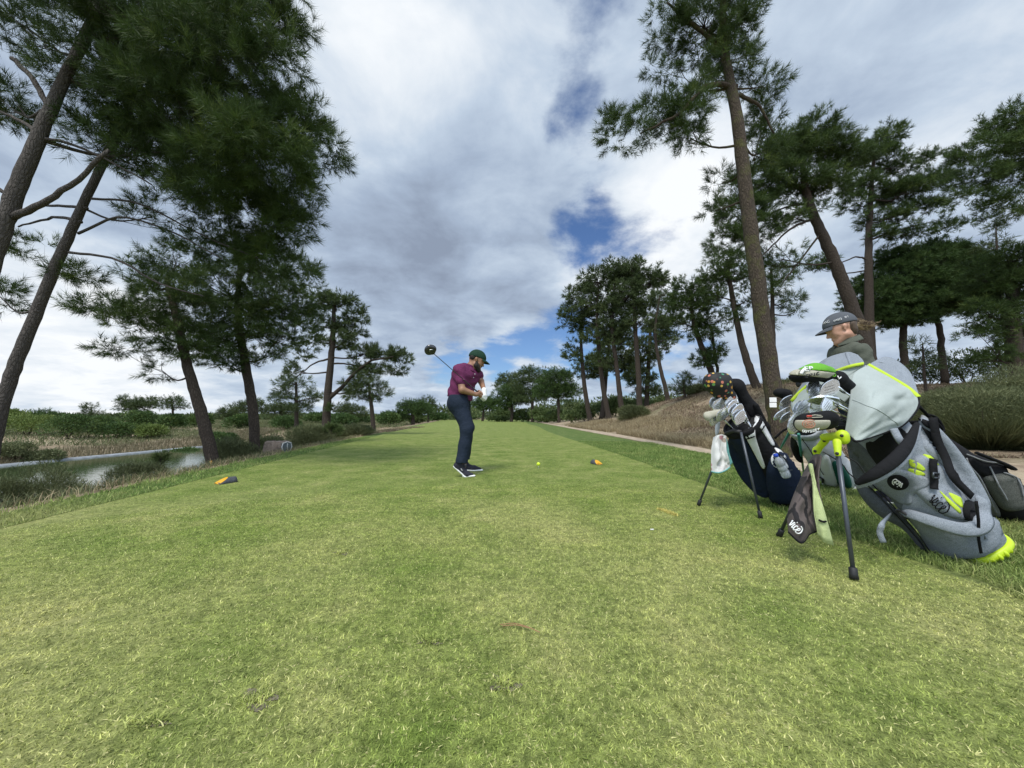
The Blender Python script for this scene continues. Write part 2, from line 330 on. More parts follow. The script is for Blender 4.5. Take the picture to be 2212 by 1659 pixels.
# ---------------------------------------------------------------- sky and light
def sky():
    w = bpy.data.worlds.new('World'); SC.world = w; w.use_nodes = True; t = w.node_tree; bg = t.nodes['Background']
    SUN_EL, SUN_AZ = rad(60), rad(-158)        # azimuth from +Y towards +X
    st = N(t, 'ShaderNodeTexSky', sky_type='NISHITA', sun_disc=False, sun_elevation=SUN_EL, sun_rotation=SUN_AZ, air_density=1.0, dust_density=0.6, ozone_density=2.0)
    g = N(t, 'ShaderNodeTexCoord').outputs['Generated']; nr = N(t, 'ShaderNodeVectorMath', operation='NORMALIZE'); L(t, g, nr.inputs[0]); d = nr.outputs[0]
    sx = N(t, 'ShaderNodeSeparateXYZ'); L(t, d, sx.inputs[0])
    def mth(op, a, b=None, cl=False):
        n = N(t, 'ShaderNodeMath', operation=op, use_clamp=cl)
        for q, v in enumerate((a, b)):
            if v is None: continue
            if hasattr(v, 'is_linked'): L(t, v, n.inputs[q])
            else: n.inputs[q].default_value = v
        return n.outputs[0]
    z = mth('MAXIMUM', sx.outputs['Z'], 0.0); dn = mth('ADD', z, 0.22)
    cb = N(t, 'ShaderNodeCombineXYZ'); L(t, mth('DIVIDE', sx.outputs['X'], dn), cb.inputs[0]); L(t, mth('DIVIDE', sx.outputs['Y'], dn), cb.inputs[1])
    pl = cb.outputs[0]
    def nz(sc, det, ro, off, dist=0.0):
        a = N(t, 'ShaderNodeVectorMath', operation='ADD'); L(t, pl, a.inputs[0]); a.inputs[1].default_value = off
        n = N(t, 'ShaderNodeTexNoise', i_Scale=sc, i_Detail=det, i_Roughness=ro, i_Distortion=dist); L(t, a.outputs[0], n.inputs['Vector']); return n.outputs['Fac']
    n_cov = nz(1.9, 9, 0.60, (3.1, 1.7, 0), 0.15); n_big = nz(1.3, 5, 0.55, (7.7, 2.3, 5), 0.1); n_fine = nz(3.6, 9, 0.58, (1.3, 9.1, 2), 0.25)
    def blob(u, v, r):
        D = unit(ray(u, v)); n = N(t, 'ShaderNodeVectorMath', operation='DOT_PRODUCT'); L(t, d, n.inputs[0]); n.inputs[1].default_value = tuple(D)
        mr = N(t, 'ShaderNodeMapRange', interpolation_type='SMOOTHERSTEP', i1=math.cos(rad(r)), i2=1.0, i3=0.0, i4=1.0); L(t, n.outputs['Value'], mr.inputs[0]); return mr.outputs[0]
    def total(items, start):
        s = start
        for (u, v, r, a) in items: s = mth('ADD', s, mth('MULTIPLY', blob(u, v, r), a))
        return s
    # openings in the cloud (negative) and solid decks (positive), by direction in the sky
    n_cov = mth('ADD', mth('MULTIPLY', n_cov, .72), mth('MULTIPLY', n_fine, .28)); cov = total([(1390, 440, 9, -.12), (1255, 300, 8, -.11), (1290, 165, 9, -.02), (1330, 15, 10, -.11), (1250, 505, 8, -.11), (1460, 530, 9, -.10), (1110, 768, 7, -.17), (960, 768, 6, -.15), (1220, 745, 7, -.15), (1380, 760, 9, -.10),
                 (1480, 700, 9, -.06), (1720, 640, 10, -.07), (2000, 740, 10, -.09), (1000, 480, 22, .16), (2000, 200, 40, .26), (820, 150, 22, .18), (300, 700, 40, .2), (800, 640, 16, .16), (1560, 400, 8, .03), (1150, 830, 6, .12), (250, 250, 30, .2)], n_cov)
    dens = N(t, 'ShaderNodeMapRange', interpolation_type='SMOOTHSTEP', i1=0.33, i2=0.50, i3=0.0, i4=1.0); L(t, cov, dens.inputs[0]); dens = dens.outputs[0]
    # lit and shaded cloud: big forms, fine billows, and where the deck is thick or thin
    b0 = mth('ADD', mth('MULTIPLY', n_big, 0.70), mth('MULTIPLY', n_fine, 1.05))
    b1 = total([(1100, 400, 60, -.10), (800, 70, 16, .32), (640, 300, 16, -.04), (950, 330, 14, -.07), (1000, 480, 20, -.07), (850, 610, 16, -.09), (1080, 690, 13, -.08), (1100, 130, 12, .10), (1400, 560, 16, .26), (1480, 330, 10, .22), (1560, 470, 14, .2), (1330, 320, 8, .1),
                (1130, 820, 12, .20), (700, 780, 14, .14), (120, 770, 15, .34), (330, 830, 14, .14), (2050, 120, 30, .03), (1800, 250, 20, .07), (1950, 640, 22, .06), (40, 560, 18, .02)], b0)
    br = ramp(t, mth('MULTIPLY', b1, 0.62, True), [(0.28, (2.8, 3.4, 4.5)), (0.44, (4.0, 4.9, 6.3)), (0.58, (5.5, 6.5, 7.8)), (0.72, (7.6, 8.3, 9.1)), (0.88, (9.7, 10.0, 10.3))])
    # unseen clouds behind the camera and overhead, brightened to add light on the ground
    fr = N(t, 'ShaderNodeMapRange', interpolation_type='SMOOTHSTEP', i1=0.35, i2=-0.5, i3=1.0, i4=2.1); L(t, sx.outputs['Y'], fr.inputs[0])
    cl = mix(t, (0, 0, 0), (1, 1, 1), 1.0); 
    cloud = N(t, 'ShaderNodeVectorMath', operation='SCALE'); L(t, br.outputs[0], cloud.inputs[0]); L(t, fr.outputs[0], cloud.inputs['Scale'])
    blue = N(t, 'ShaderNodeVectorMath', operation='MULTIPLY'); L(t, st.outputs[0], blue.inputs[0]); blue.inputs[1].default_value = (0.80, 0.98, 1.25)
    out = mix(t, blue.outputs[0], cloud.outputs[0], dens)
    L(t, out, bg.inputs['Color']); bg.inputs['Strength'].default_value = 0.1
    s = bpy.data.lights.new('sun', 'SUN'); s.energy = 3.0; s.angle = rad(16); s.color = (1.0, 0.95, 0.87); o = bpy.data.objects.new('sun', s); COL.objects.link(o)
    dv = Vector((math.sin(SUN_AZ)*math.cos(SUN_EL), math.cos(SUN_AZ)*math.cos(SUN_EL), math.sin(SUN_EL))); o.rotation_euler = dv.to_track_quat('Z', 'Y').to_euler(); o.location = dv*40
    SC.view_settings.view_transform = 'Standard'; SC.view_settings.look = 'None'; SC.view_settings.exposure = 0.0; SC.view_settings.gamma = 1.0
sky()
# ---------------------------------------------------------------- ground, fairway, path, water
def ground():
    th = np.concatenate([np.arange(-80, 80, 0.4), np.arange(80, 280, 2.5)])*np.pi/180; r = np.concatenate([[0.05], 0.3*1.022**np.arange(0, 385)])
    T, R = np.meshgrid(th, r); x, y = (R*np.sin(T)).ravel(), (R*np.cos(T)).ravel(); z = hgt(x, y)
    z = z-0.02*((x > xl(np.clip(y, -10, 400))+0.1) & (x < 3.7) & (y < 140) & (y > -14))
    n = len(th); k = len(r); i = np.arange(k-1)[:, None]*n; j = np.arange(n)[None]; j2 = (j+1) % n
    F = np.stack([i+j, i+n+j, i+n+j2, i+j2], -1).reshape(-1, 4)
    s = xl(np.clip(y, -10, 400))-x
    sand = sstep(0.52, 0.66, fbm(x, y, 8, 21))*sstep(24, 27, -x)*(0.9*(y < 60))+1.3*np.exp(-((s-2.1)/1.3)**2)*sstep(11, 14, y)*(1-sstep(24, 30, y))*sstep(0.25, 0.5, fbm(x, y, 1.5, 4))
    sand = sand+0.75*sstep(4.9, 5.3, x)*(1-sstep(5.5, 8.5+2*fbm(x, y, 6, 2), x))*(y > 3)*(0.4+fbm(x, y, 2, 8)) + 0.7*sstep(22.6, 23.6, -x)*(1-sstep(25.5, 27.5, -x))*(y < 36)
    mb = MB(); mb.add(np.stack([x, y, z], -1), [F], np.clip(sand, 0, 1)); mb.build('ground', M['soil'], attr='sand', kind='structure')
ground()
def strip(name, x0f, x1f, ys, nx, mat, dz, wob=0.0, seed=0):
    y = np.asarray(ys); a = x0f(y)+wob*(fbm(y, y*0+seed, 1.3, seed)-.5); b = x1f(y)+wob*(fbm(y, y*0+seed+7, 1.1, seed)-.5); u = np.linspace(0, 1, nx)
    X = a[:, None]+(b-a)[:, None]*u; Y = np.repeat(y[:, None], nx, 1); Z = hgt(X, Y)+dz
    mb = MB(); loft(mb, np.stack([X, Y, Z], -1)[:, ::-1], closed=False); return mb.build(name, mat, kind='structure')
yy = np.concatenate([np.arange(-14, 0, 1.0), np.arange(0, 30, 0.1), np.arange(30, 140, 1.0)])
xr = lambda y: 2.05+0.25*np.sin(y*0.25)*0.5+0*y
strip('fairway', lambda y: xl(y), xr, yy, 12, M['turf'], 0.004)
strip('rough', xr, lambda y: 4.0+0*y, yy, 8, M['turf_rough'], 0.003, 0.0)
strip('grass_verge', lambda y: xl(y)-0.75, lambda y: xl(y)-0.001, yy[yy < 60], 10, M['turf_rough'], 0.006)
strip('path', lambda y: 4.05+0*y, lambda y: 4.72+0.15*np.sin(y*.4), yy[yy < 60], 8, M['path'], 0.008, 0.18, 5)
mb = MB(); mb.add([[-23.9, -40, WATER], [-5.6, -40, WATER], [-5.6, 40, WATER], [-23.9, 40, WATER]], np.array([[0, 1, 2, 3]])); mb.build('water', M['water'], smooth=False, kind='structure')
# concrete lip along the far side of the pond
yb = np.arange(-20, 37, 0.5); mb = MB(); xb = -23.3+0.25*np.sin(yb*0.21)+0.35*(fbm(yb, yb*0, 2.5, 3)-.5)
loft(mb, np.stack([np.stack([xb+o, yb, np.full_like(yb, WATER+h)], -1) for o, h in ((0.05, -.3), (0.0, .05), (-.42, .09), (-.5, -.3))], 1))
M['concrete'] = simple('pond_lip_concrete', (0.23, 0.25, 0.27), 0.85, 0.3, 3)
tag(mb.build('pond_edging', M['concrete']), 'pale grey concrete edging along far side of the pond', 'edging')
# ---------------------------------------------------------------- grass as blades
def blades(name, pts, hgtm, width, mat, seed, lean=0.5, kind='stuff', bend=0.35, label=None, cat=None):
    g = rng(seed); n = len(pts); h = hgtm*(0.55+0.9*g.random(n)); w = width*(0.6+0.8*g.random(n)); az = g.random(n)*2*np.pi
    d = np.stack([np.cos(az), np.sin(az), np.zeros(n)], -1); fz = g.random(n)*2*np.pi; s = np.stack([np.cos(fz), np.sin(fz), np.zeros(n)], -1)
    ln = (lean*g.random(n)**0.8)[:, None]*1.5; up = np.array([0, 0, 1.0]); hv = h[:, None]; k = 1/np.sqrt(1+ln**2)
    mid = pts+hv*0.55*k*(up+d*ln*0.7); tip = pts+hv*k*(up*0.92+d*ln*(1+bend))
    sw = s*w[:, None]*0.5; V = np.stack([pts-sw, pts+sw, mid+sw*0.8, mid-sw*0.8, tip], 1).reshape(-1, 3); b = np.arange(n)[:, None]*5
    mb = MB(); mb.add(V, [b+np.array([[0, 1, 2, 3]]), b+np.array([[3, 2, 4]])], np.repeat(g.random(n), 5)); return mb.build(name, mat, attr='rnd', smooth=False, kind=kind, label=label, cat=cat)
def scatter(seed, n, rmin, rmax, amin, amax, p=1.0, ok=None):
    g = rng(seed); r = rmin+(rmax-rmin)*g.random(n)**p; a = rad(amin)+(rad(amax)-rad(amin))*g.random(n); x, y = r*np.sin(a), r*np.cos(a)
    k = ok(x, y) if ok else np.ones(n, bool); x, y = x[k], y[k]; return np.stack([x, y, hgt(x, y)], -1)
on_tee = lambda x, y: (x > xl(y)+0.02) & (x < xr(y)+0.15*(vnoise(x, y, .4)-.5))
on_rough = lambda x, y: (x > xr(y)+0.1*(vnoise(x, y, .3)-.5)) & (x < 4.05+0.25*(vnoise(x, y, .5)-.5))
on_verge = lambda x, y: (x < xl(y)-0.03) & (x > xl(y)-0.72-0.2*vnoise(x, y, .4))
tee_pts = np.concatenate([scatter(1, 420000, 0.75, 4.2, -75, 75, 0.9, on_tee), scatter(2, 330000, 2.2, 13, -75, 70, 1.3, on_tee)])
blades('mown_grass', tee_pts, 0.012, 0.0034, M['blade'], 5, 0.9)
rp = scatter(4, 420000, 1.8, 12, 8, 85, 0.9, on_rough); blades('rough_grass', rp, 0.045, 0.0045, M['rough'], 6, 0.8)
vp = scatter(7, 160000, 2.8, 16, -80, -10, 0.8, on_verge); blades('verge_grass', vp, 0.05, 0.006, M['rough'], 8, 0.7)
# ---------------------------------------------------------------- pines, built branch by branch
DENS = 1.5
def needles(mb, base, axis, L_, w, n, seed, rnd, spread=(20, 85), up=0.25, span=0.9):
    """tufts: n needles standing off each shoot; base/axis (T,3)"""
    g = rng(seed); T = len(base)
    if T == 0: return
    a = np.repeat(unit(axis), n, 0); b = np.repeat(base, n, 0); q = g.random(T*n)
    o = b+a*(q*span*L_)[:, None]
    r = unit(np.cross(a, g.normal(size=(T*n, 3)))); ang = np.radians(spread[0]+(spread[1]-spread[0])*(1-q*0.75)*(0.4+0.6*g.random(T*n)))
    d = a*np.cos(ang)[:, None]+r*np.sin(ang)[:, None]; d[:, 2] += up*0.3; d = unit(d)
    s = unit(np.cross(d, g.normal(size=(T*n, 3)))); ln = (L_*(0.7+0.5*g.random(T*n)))[:, None]
    V = np.stack([o-s*w/2, o+s*w/2, o+d*ln], 1).reshape(-1, 3)
    c = np.repeat(np.repeat(rnd, n)*0.75+0.25*g.random(T*n), 3)
    mb.add(V, [np.arange(T*n*3).reshape(-1, 3)], c)
def pine(name, label, cat, trunk, blobs, seed=0, L_=0.13, w=0.0045, n=34, clump=0.42, tufts=13, group=None, bark='bark', leaf='needle', limb_r=0.045, bare=(), dens=1.0, down=0.25, sides=12, base_drop=0.4, twig=True):
    """trunk: (u, v, depth, radius) from the ground up; blobs: (u, v, ru, rv[, d_off, dens]) foliage masses in photo pixels at the tree's depth"""
    g = rng(seed+100); tp = np.array([P(u, v, d) for (u, v, d, r) in trunk]); tr = np.array([r for (_, _, _, r) in trunk]); d0 = trunk[len(trunk)//2][2]
    hb = float(hgt(tp[0][0], tp[0][1])); tp[0][2] = min(tp[0][2], hb+0.02) if tp[0][2] < hb+0.6 else tp[0][2]
    if tp[0][2] > hb: tp = np.vstack([[tp[0][0], tp[0][1], hb], tp]); tr = np.concatenate([[tr[0]*1.05], tr])
    root = thing(name, (tp[0][0], tp[0][1], min(hb, tp[0][2])), label, cat, group)
    tp[0][2] = min(hb, tp[0][2])-0.15
    k = 8*len(tp); pts = spline(tp, k); rr = np.interp(np.linspace(0, len(tr)-1, k), np.arange(len(tr)), tr)
    rr = rr*(1+0.02*np.sin(np.arange(k)*1.7+seed)); rr[0] *= 1.5; rr[1] *= 1.28; rr[2] *= 1.08
    wob = g.normal(size=(k, 3))*0.045*rr[:, None]; wob[:2] = 0
    tb = MB(); tube(tb, pts+wob, rr, sides)
    cr = MB(); pool = pts; prad = rr
    blobs = sorted(blobs, key=lambda B: float(np.min(np.linalg.norm(pts-P(B[0], B[1], d0), axis=1))))
    for bi, B in enumerate(blobs):
        u, v, ru, rv = B[:4]; do = B[4] if len(B) > 4 else 0.0; de = (B[5] if len(B) > 5 else 1.0)*dens
        c = P(u, v, d0+do); sx, sz = ru*d0/798., rv*d0/798.; R = np.array([sx, 0.5*(sx+sz) if sx < 2.2*sz else 0.75*sx, sz])
        # the limb that carries the mass leaves the trunk somewhat below it
        hd = np.linalg.norm(pool-c, axis=1)+1.1*np.maximum(0, pool[:, 2]-c[2]+0.1); q = int(np.argmin(hd))
        att = pool[q]; mid = (att+c)/2+np.array([0, 0, -0.10*np.linalg.norm(c-att)])+g.normal(size=3)*0.06*np.linalg.norm(c-att)
        lp = spline([att, mid, c], 8); r0 = min(limb_r*(0.6+0.35*np.linalg.norm(R)), prad[q]*0.8); pool = np.vstack([pool, lp[2:7]]); prad = np.concatenate([prad, np.linspace(r0, r0*.35, 8)[2:7]]); tube(tb, lp, np.linspace(r0, r0*0.35, 8), 6)
        m = max(3, int(de*DENS*(R[0]*R[1]+R[0]*R[2]+R[1]*R[2])/(clump*clump)))
        X = unit(g.normal(size=(m, 3)))*(0.25+0.75*g.random((m, 1))**0.55); X[:, 2] = np.where(X[:, 2] < -0.3, X[:, 2]*0.75, X[:, 2]); cc = c+X*R
        tone = g.random(m)
        for z in range(m if twig else 0):
            src = lp[int(4+3.99*g.random())]; mp = (src+cc[z])/2+np.array([0, 0, -0.06*np.linalg.norm(cc[z]-src)]); tube(tb, [src, mp, cc[z]], [r0*0.28, r0*0.2, r0*0.1], 4, cap=False)
        T = m*tufts; o = np.repeat(cc, tufts, 0); D = unit(g.normal(size=(T, 3))*np.array([1, 1, .8])+0.9*unit(np.repeat(X*R, tufts, 0)/R.max()+np.array([0, 0, .25]))); D[:, 2] = np.where(D[:, 2] < -down, -down*0.7, D[:, 2]); D = unit(D)
        o = o+D*(clump*(0.15+0.75*g.random((T, 1))))
        needles(cr, o, D, L_, w, n, seed*977+bi, 0.55*np.repeat(tone, tufts)+0.35*g.random(T))
    for (poly, r0, r1) in bare:        # named bare limbs seen against the sky
        lp = spline([P(*q) for q in poly], 14); tube(tb, lp+g.normal(size=lp.shape)*r0*0.18, np.linspace(r0, r1, 14), 7)
    t = tb.build('trunk', M[bark], root); c = cr.build('crown', M[leaf], root, smooth=False, attr='rnd'); return root
# --- left of the tee
pine('pine_tree', 'thick grey pine trunk at far left edge, forked, with the largest dark crown', 'pine tree',
     [(-185, 1120, 4.6, .10), (-80, 760, 4.6, .097), (5, 500, 4.6, .090), (75, 320, 4.6, .078), (150, 150, 4.6, .058), (215, 20, 4.6, .065), (260, -120, 4.6, .04)],
     [(330, 60, 190, 110, 0.0), (480, 130, 150, 110, -.2), (420, 240, 170, 90, .2), (560, 330, 110, 80, 0), (640, 270, 75, 70, .3), (250, 190, 120, 80, .3), (300, 330, 120, 70, .5), (500, 20, 150, 70, .4), (60, 60, 90, 70, .2, .6), (100, -80, 130, 70), (420, -90, 200, 90, .2), (640, 20, 60, 90, .6, .6), (460, 390, 110, 60, .2), (50, 240, 50, 60, .4, .5), (-60, 200, 80, 90, .4, .6)],
     seed=1, L_=0.135, w=0.0062, n=38, clump=0.22, tufts=11, limb_r=0.03, bark='bark_grey', dens=1.5,
     bare=[([(30, 470, 4.6), (130, 420, 4.55), (235, 325, 4.5)], .045, .022), ([(85, 290, 4.6), (40, 260, 4.7), (-30, 230, 4.8)], .03, .014), ([(110, 240, 4.6), (70, 170, 4.6), (25, 125, 4.55)], .035, .028), ([(90, 300, 4.6), (150, 310, 4.7), (240, 350, 4.8), (330, 400, 4.9)], .022, .009), ([(15, 420, 4.6), (-40, 380, 4.6)], .025, .012)])
pine('pine_tree', 'leaning pine with pale lit trunk at left edge, behind the forked one', 'pine tree',
     [(-30, 1045, 5.8, .090), (10, 860, 5.8, .085), (62, 720, 5.8, .078), (132, 550, 5.8, .068), (200, 400, 5.8, .056), (270, 260, 5.8, .06), (310, 130, 5.8, .04)],
     [(560, 470, 95, 70, 0), (480, 520, 90, 50, .3, .8), (620, 480, 50, 60, -.3), (590, 560, 80, 50, .2), (430, 440, 90, 50, .3, .7), (150, 590, 55, 25, .2, .8), (0, 640, 40, 40, .3, .7), (330, 470, 60, 40, .4, .5), (600, 400, 80, 60, .3), (690, 310, 55, 60, 0), (80, 540, 60, 40, .6, .5), (400, 300, 120, 70, .6)],
     seed=2, L_=0.135, w=0.0066, n=36, clump=0.23, tufts=11, limb_r=0.025, bark='bark_grey', dens=1.25,
     bare=[([(170, 505, 5.8), (260, 470, 5.7), (370, 500, 5.6), (480, 560, 5.5)], .022, .008), ([(150, 545, 5.8), (250, 560, 5.7), (340, 610, 5.6), (440, 640, 5.6)], .022, .008), ([(200, 430, 5.8), (300, 440, 5.8), (420, 500, 5.7), (560, 560, 5.6)], .02, .007), ([(175, 480, 5.8), (120, 470, 5.9), (40, 490, 6)], .03, .012), ([(190, 450, 5.8), (90, 445, 5.9), (10, 470, 6)], .025, .01)])
pine('pine_tree', 'leaning dark pine by tee edge with bushy boughs reaching over the pond', 'pine tree',
     [(465, 1018, 8.0, .125), (440, 910, 8.0, .115), (408, 800, 8.0, .095), (385, 700, 8.0, .08), (360, 600, 8.0, .05)],
     [(235, 665, 62, 28), (300, 690, 70, 34), (360, 730, 60, 38), (260, 755, 48, 28, .3, .6), (330, 620, 60, 40, .2, .7), (400, 640, 70, 50), (420, 740, 50, 50), (350, 800, 30, 25, .2, .6), (300, 590, 40, 30, .2, .6), (390, 570, 60, 40, .3)],
     seed=3, L_=0.14, w=0.0085, n=26, clump=0.22, tufts=10, limb_r=0.03)
pine('pine_tree', 'pine with straight trunk at pond end, beside stone marker, crown dense and dark', 'pine tree',
     [(553, 975, 10, .125), (548, 900, 10, .12), (533, 800, 10, .11), (515, 680, 10, .08), (520, 560, 10, .05)],
     [(500, 640, 90, 60), (590, 650, 80, 60), (540, 720, 95, 50), (470, 760, 60, 35), (620, 720, 60, 40), (655, 600, 40, 45), (560, 580, 90, 40), (500, 790, 40, 22), (575, 770, 40, 22), (640, 660, 55, 35), (450, 690, 50, 40)],
     seed=4, L_=0.15, w=0.0105, n=24, clump=0.26, tufts=10, limb_r=0.035)
pine('pine_tree', 'open pine with one long branch forking right, standing left of the golfer', 'pine tree',
     [(705, 945, 16, .19), (708, 860, 16, .155), (717, 760, 16, .125), (722, 670, 16, .08), (722, 640, 16, .05)],
     [(690, 655, 40, 16), (735, 652, 42, 16), (768, 690, 34, 18), (760, 720, 30, 14), (700, 705, 40, 14, .2, .7), (680, 735, 34, 14, .2, .7), (740, 740, 46, 14, 0, .7), (785, 765, 34, 14), (830, 768, 40, 12), (868, 778, 28, 9), (650, 760, 34, 18, .2, .6), (640, 800, 30, 14, .2, .5), (800, 800, 36, 14), (770, 835, 34, 18, 0, .7), (845, 800, 24, 10), (730, 880, 26, 12, 0, .5)],
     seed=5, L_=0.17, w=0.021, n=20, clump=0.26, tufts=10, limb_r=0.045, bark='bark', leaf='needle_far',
     bare=[([(707, 865, 16), (735, 840, 16), (770, 805, 15.8), (800, 780, 15.6), (850, 772, 15.5)], .10, .03), ([(715, 775, 16), (680, 785, 16), (640, 815, 16)], .05, .015), ([(716, 785, 16), (760, 788, 16), (805, 805, 16)], .045, .015)])
pine('pine_tree', 'small dark pine right of the open pine, under its long branch', 'pine tree',
     [(808, 928, 21, .13), (803, 880, 21, .11), (797, 830, 21, .07)], [(770, 855, 28, 14, 0, .6), (795, 830, 34, 14), (830, 850, 20, 10, 0, .6), (800, 862, 36, 10, .3, .6), (778, 810, 22, 10)], seed=6, L_=0.22, w=0.02, n=16, clump=0.30, tufts=10, leaf='needle_far')
pine('pine_tree', 'small round-crowned pine between the straight pine and the open pine', 'pine tree',
     [(640, 945, 24, .14), (641, 880, 24, .11), (640, 825, 24, .06)], [(640, 830, 34, 14), (620, 855, 28, 14), (665, 860, 30, 14, 0, .7), (640, 880, 42, 14, 0, .7), (600, 862, 12, 8, 0, .7)], seed=7, L_=0.24, w=0.022, n=16, clump=0.36, tufts=10, leaf='needle_far')
# --- right of the tee
pine('pine_tree', 'tallest mossy-barked pine behind the black golf bag, long bough reaching left', 'pine tree',
     [(1688, 985, 7.2, .175), (1672, 860, 7.2, .155), (1640, 640, 7.2, .14), (1612, 430, 7.2, .128), (1592, 260, 7.2, .11), (1565, 110, 7.2, .08), (1560, -30, 7.2, .06)],
     [(1340, 288, 52, 34), (1405, 265, 60, 34, .2, .8), (1470, 250, 65, 48), (1490, 300, 40, 34), (1440, 40, 48, 48, 0, .7), (1425, 145, 32, 24, 0, .8), (1520, 60, 70, 70), (1600, 50, 60, 70), (1570, 130, 70, 40), (1500, 190, 50, 36, .2, .8), (1640, 190, 45, 40, .2, .7), (1660, 250, 40, 40, .4), (1560, -60, 120, 60), (1560, 395, 28, 20, .6), (1640, 330, 40, 60, .6), (1465, 120, 36, 26, .2, .6), (1545, 455, 26, 20, .8)],
     seed=8, L_=0.145, w=0.0082, n=30, clump=0.22, tufts=10, limb_r=0.035, bark='bark_moss', dens=1.1,
     bare=[([(1590, 190, 7.2), (1530, 185, 7.1), (1460, 250, 7), (1380, 290, 7)], .06, .015), ([(1560, 100, 7.2), (1490, 50, 7.1), (1440, 5, 7)], .05, .02), ([(1592, 205, 7.2), (1640, 230, 7.3), (1670, 290, 7.4)], .045, .015)])
pine('pine_tree', 'leaning pine behind the standing person, trunk tilting left under a broad crown', 'pine tree',
     [(1880, 800, 11.5, .22), (1845, 680, 11.5, .19), (1800, 560, 11.5, .165), (1755, 460, 11.5, .13), (1735, 380, 11.5, .09), (1740, 300, 11.5, .05)],
     [(1765, 280, 32, 40), (1740, 330, 60, 34), (1800, 320, 50, 36), (1690, 330, 50, 44), (1640, 400, 60, 46), (1720, 400, 70, 40), (1600, 450, 55, 34), (1580, 520, 50, 26, 0, .7), (1640, 500, 60, 30, 0, .7), (1690, 560, 50, 26, 0, .5), (1790, 400, 40, 36), (1560, 560, 30, 16, 0, .7), (1840, 345, 40, 30), (1715, 470, 50, 26, 0, .7)],
     seed=9, dens=1.5, L_=0.16, w=0.0125, n=24, clump=0.26, tufts=10, limb_r=0.035,
     bare=[([(1760, 470, 11.5), (1700, 500, 11.4), (1640, 560, 11.3)], .045, .015), ([(1775, 500, 11.5), (1730, 560, 11.4), (1690, 610, 11.3)], .035, .012), ([(1745, 440, 11.5), (1690, 450, 11.5), (1620, 490, 11.4)], .04, .015)])
pine('pine_tree', 'upright slender pine right of the leaning pine, layered branches sweeping right', 'pine tree',
     [(1880, 800, 17, .22), (1876, 640, 17, .17), (1876, 520, 17, .14), (1882, 400, 17, .09), (1890, 310, 17, .05)],
     [(1905, 300, 36, 26), (1880, 340, 50, 22), (1930, 360, 40, 22), (1860, 400, 44, 22), (1985, 400, 50, 22), (1940, 420, 60, 18), (1850, 440, 34, 16), (2000, 450, 50, 14, 0, .8), (1920, 470, 60, 14, 0, .7), (2010, 340, 26, 14), (1890, 510, 30, 12, 0, .7), (1960, 505, 50, 10, 0, .7), (1780, 570, 34, 14, 0, .8), (2040, 385, 24, 16), (2050, 490, 40, 12, 0, .6)],
     seed=10, dens=1.4, L_=0.19, w=0.019, n=20, clump=0.30, tufts=10, limb_r=0.04, bare=[([(1876, 520, 17), (1930, 500, 17), (2010, 480, 17)], .05, .02), ([(1876, 565, 17), (1850, 555, 17), (1800, 575, 17)], .05, .02)])
pine('pine_tree', 'pine at upper right edge, only dark drooping boughs in the picture', 'pine tree',
     [(2420, 1000, 12, .25), (2400, 700, 12, .22), (2370, 400, 12, .17), (2350, 150, 12, .1)],
     [(2180, 270, 60, 34), (2130, 330, 60, 26), (2110, 380, 50, 24), (2190, 390, 50, 24), (2160, 440, 60, 16, 0, .6), (2230, 330, 60, 50), (2090, 430, 40, 16, 0, .6), (2220, 450, 40, 16, 0, .6), (2310, 260, 90, 80), (2085, 345, 22, 16), (2150, 470, 60, 10, 0, .5)],
     seed=11, dens=1.5, L_=0.16, w=0.014, n=22, clump=0.28, tufts=10, limb_r=0.035)
pine('stone_pine_tree', 'umbrella-shaped stone pine with dense dark crown on two short trunks', 'pine tree',
     [(1955, 800, 18, .16), (1950, 740, 18, .15), (1955, 690, 18, .13), (1985, 630, 18, .08)],
     [(1890, 645, 62, 52), (1960, 600, 70, 62), (2050, 650, 80, 40), (1930, 680, 70, 30), (2030, 590, 70, 60), (2000, 650, 90, 45), (2090, 620, 60, 55), (1890, 690, 40, 30), (1940, 560, 50, 24), (2020, 545, 50, 18), (2080, 570, 50, 24), (1965, 690, 50, 24)],
     seed=12, dens=1.8, L_=0.17, w=0.021, n=20, clump=0.32, tufts=11, leaf='needle_stone', limb_r=0.03, bare=[([(2042, 830, 18.2), (2035, 770, 18.2), (2028, 710, 18.2), (2010, 650, 18)], .16, .10)])
pine('pine_tree', 'broad pine at right edge with low green boughs beside umbrella pine', 'pine tree',
     [(2200, 830, 13, .22), (2190, 740, 13, .2), (2185, 640, 13, .14), (2180, 560, 13, .08)],
     [(2180, 570, 60, 34), (2140, 610, 40, 34), (2200, 640, 60, 40), (2130, 680, 45, 26), (2190, 720, 60, 24, 0, .7), (2110, 720, 36, 16, 0, .7), (2240, 600, 50, 60), (2150, 770, 46, 18, 0, .6), (2250, 700, 50, 50)],
     seed=13, dens=1.7, L_=0.16, w=0.015, n=22, clump=0.30, tufts=10)
pine('pine_tree', 'thin pine seen behind the tallest trunk, small crown of tufts at its right', 'pine tree',
     [(1672, 850, 16, .13), (1668, 720, 16, .11), (1668, 640, 16, .07), (1665, 580, 16, .05)],
     [(1690, 600, 30, 20), (1660, 630, 26, 20), (1700, 650, 26, 18), (1640, 590, 24, 18), (1715, 675, 16, 8, 0, .6), (1665, 700, 12, 12)], seed=14, L_=0.2, w=0.014, n=18, clump=0.28, tufts=10)
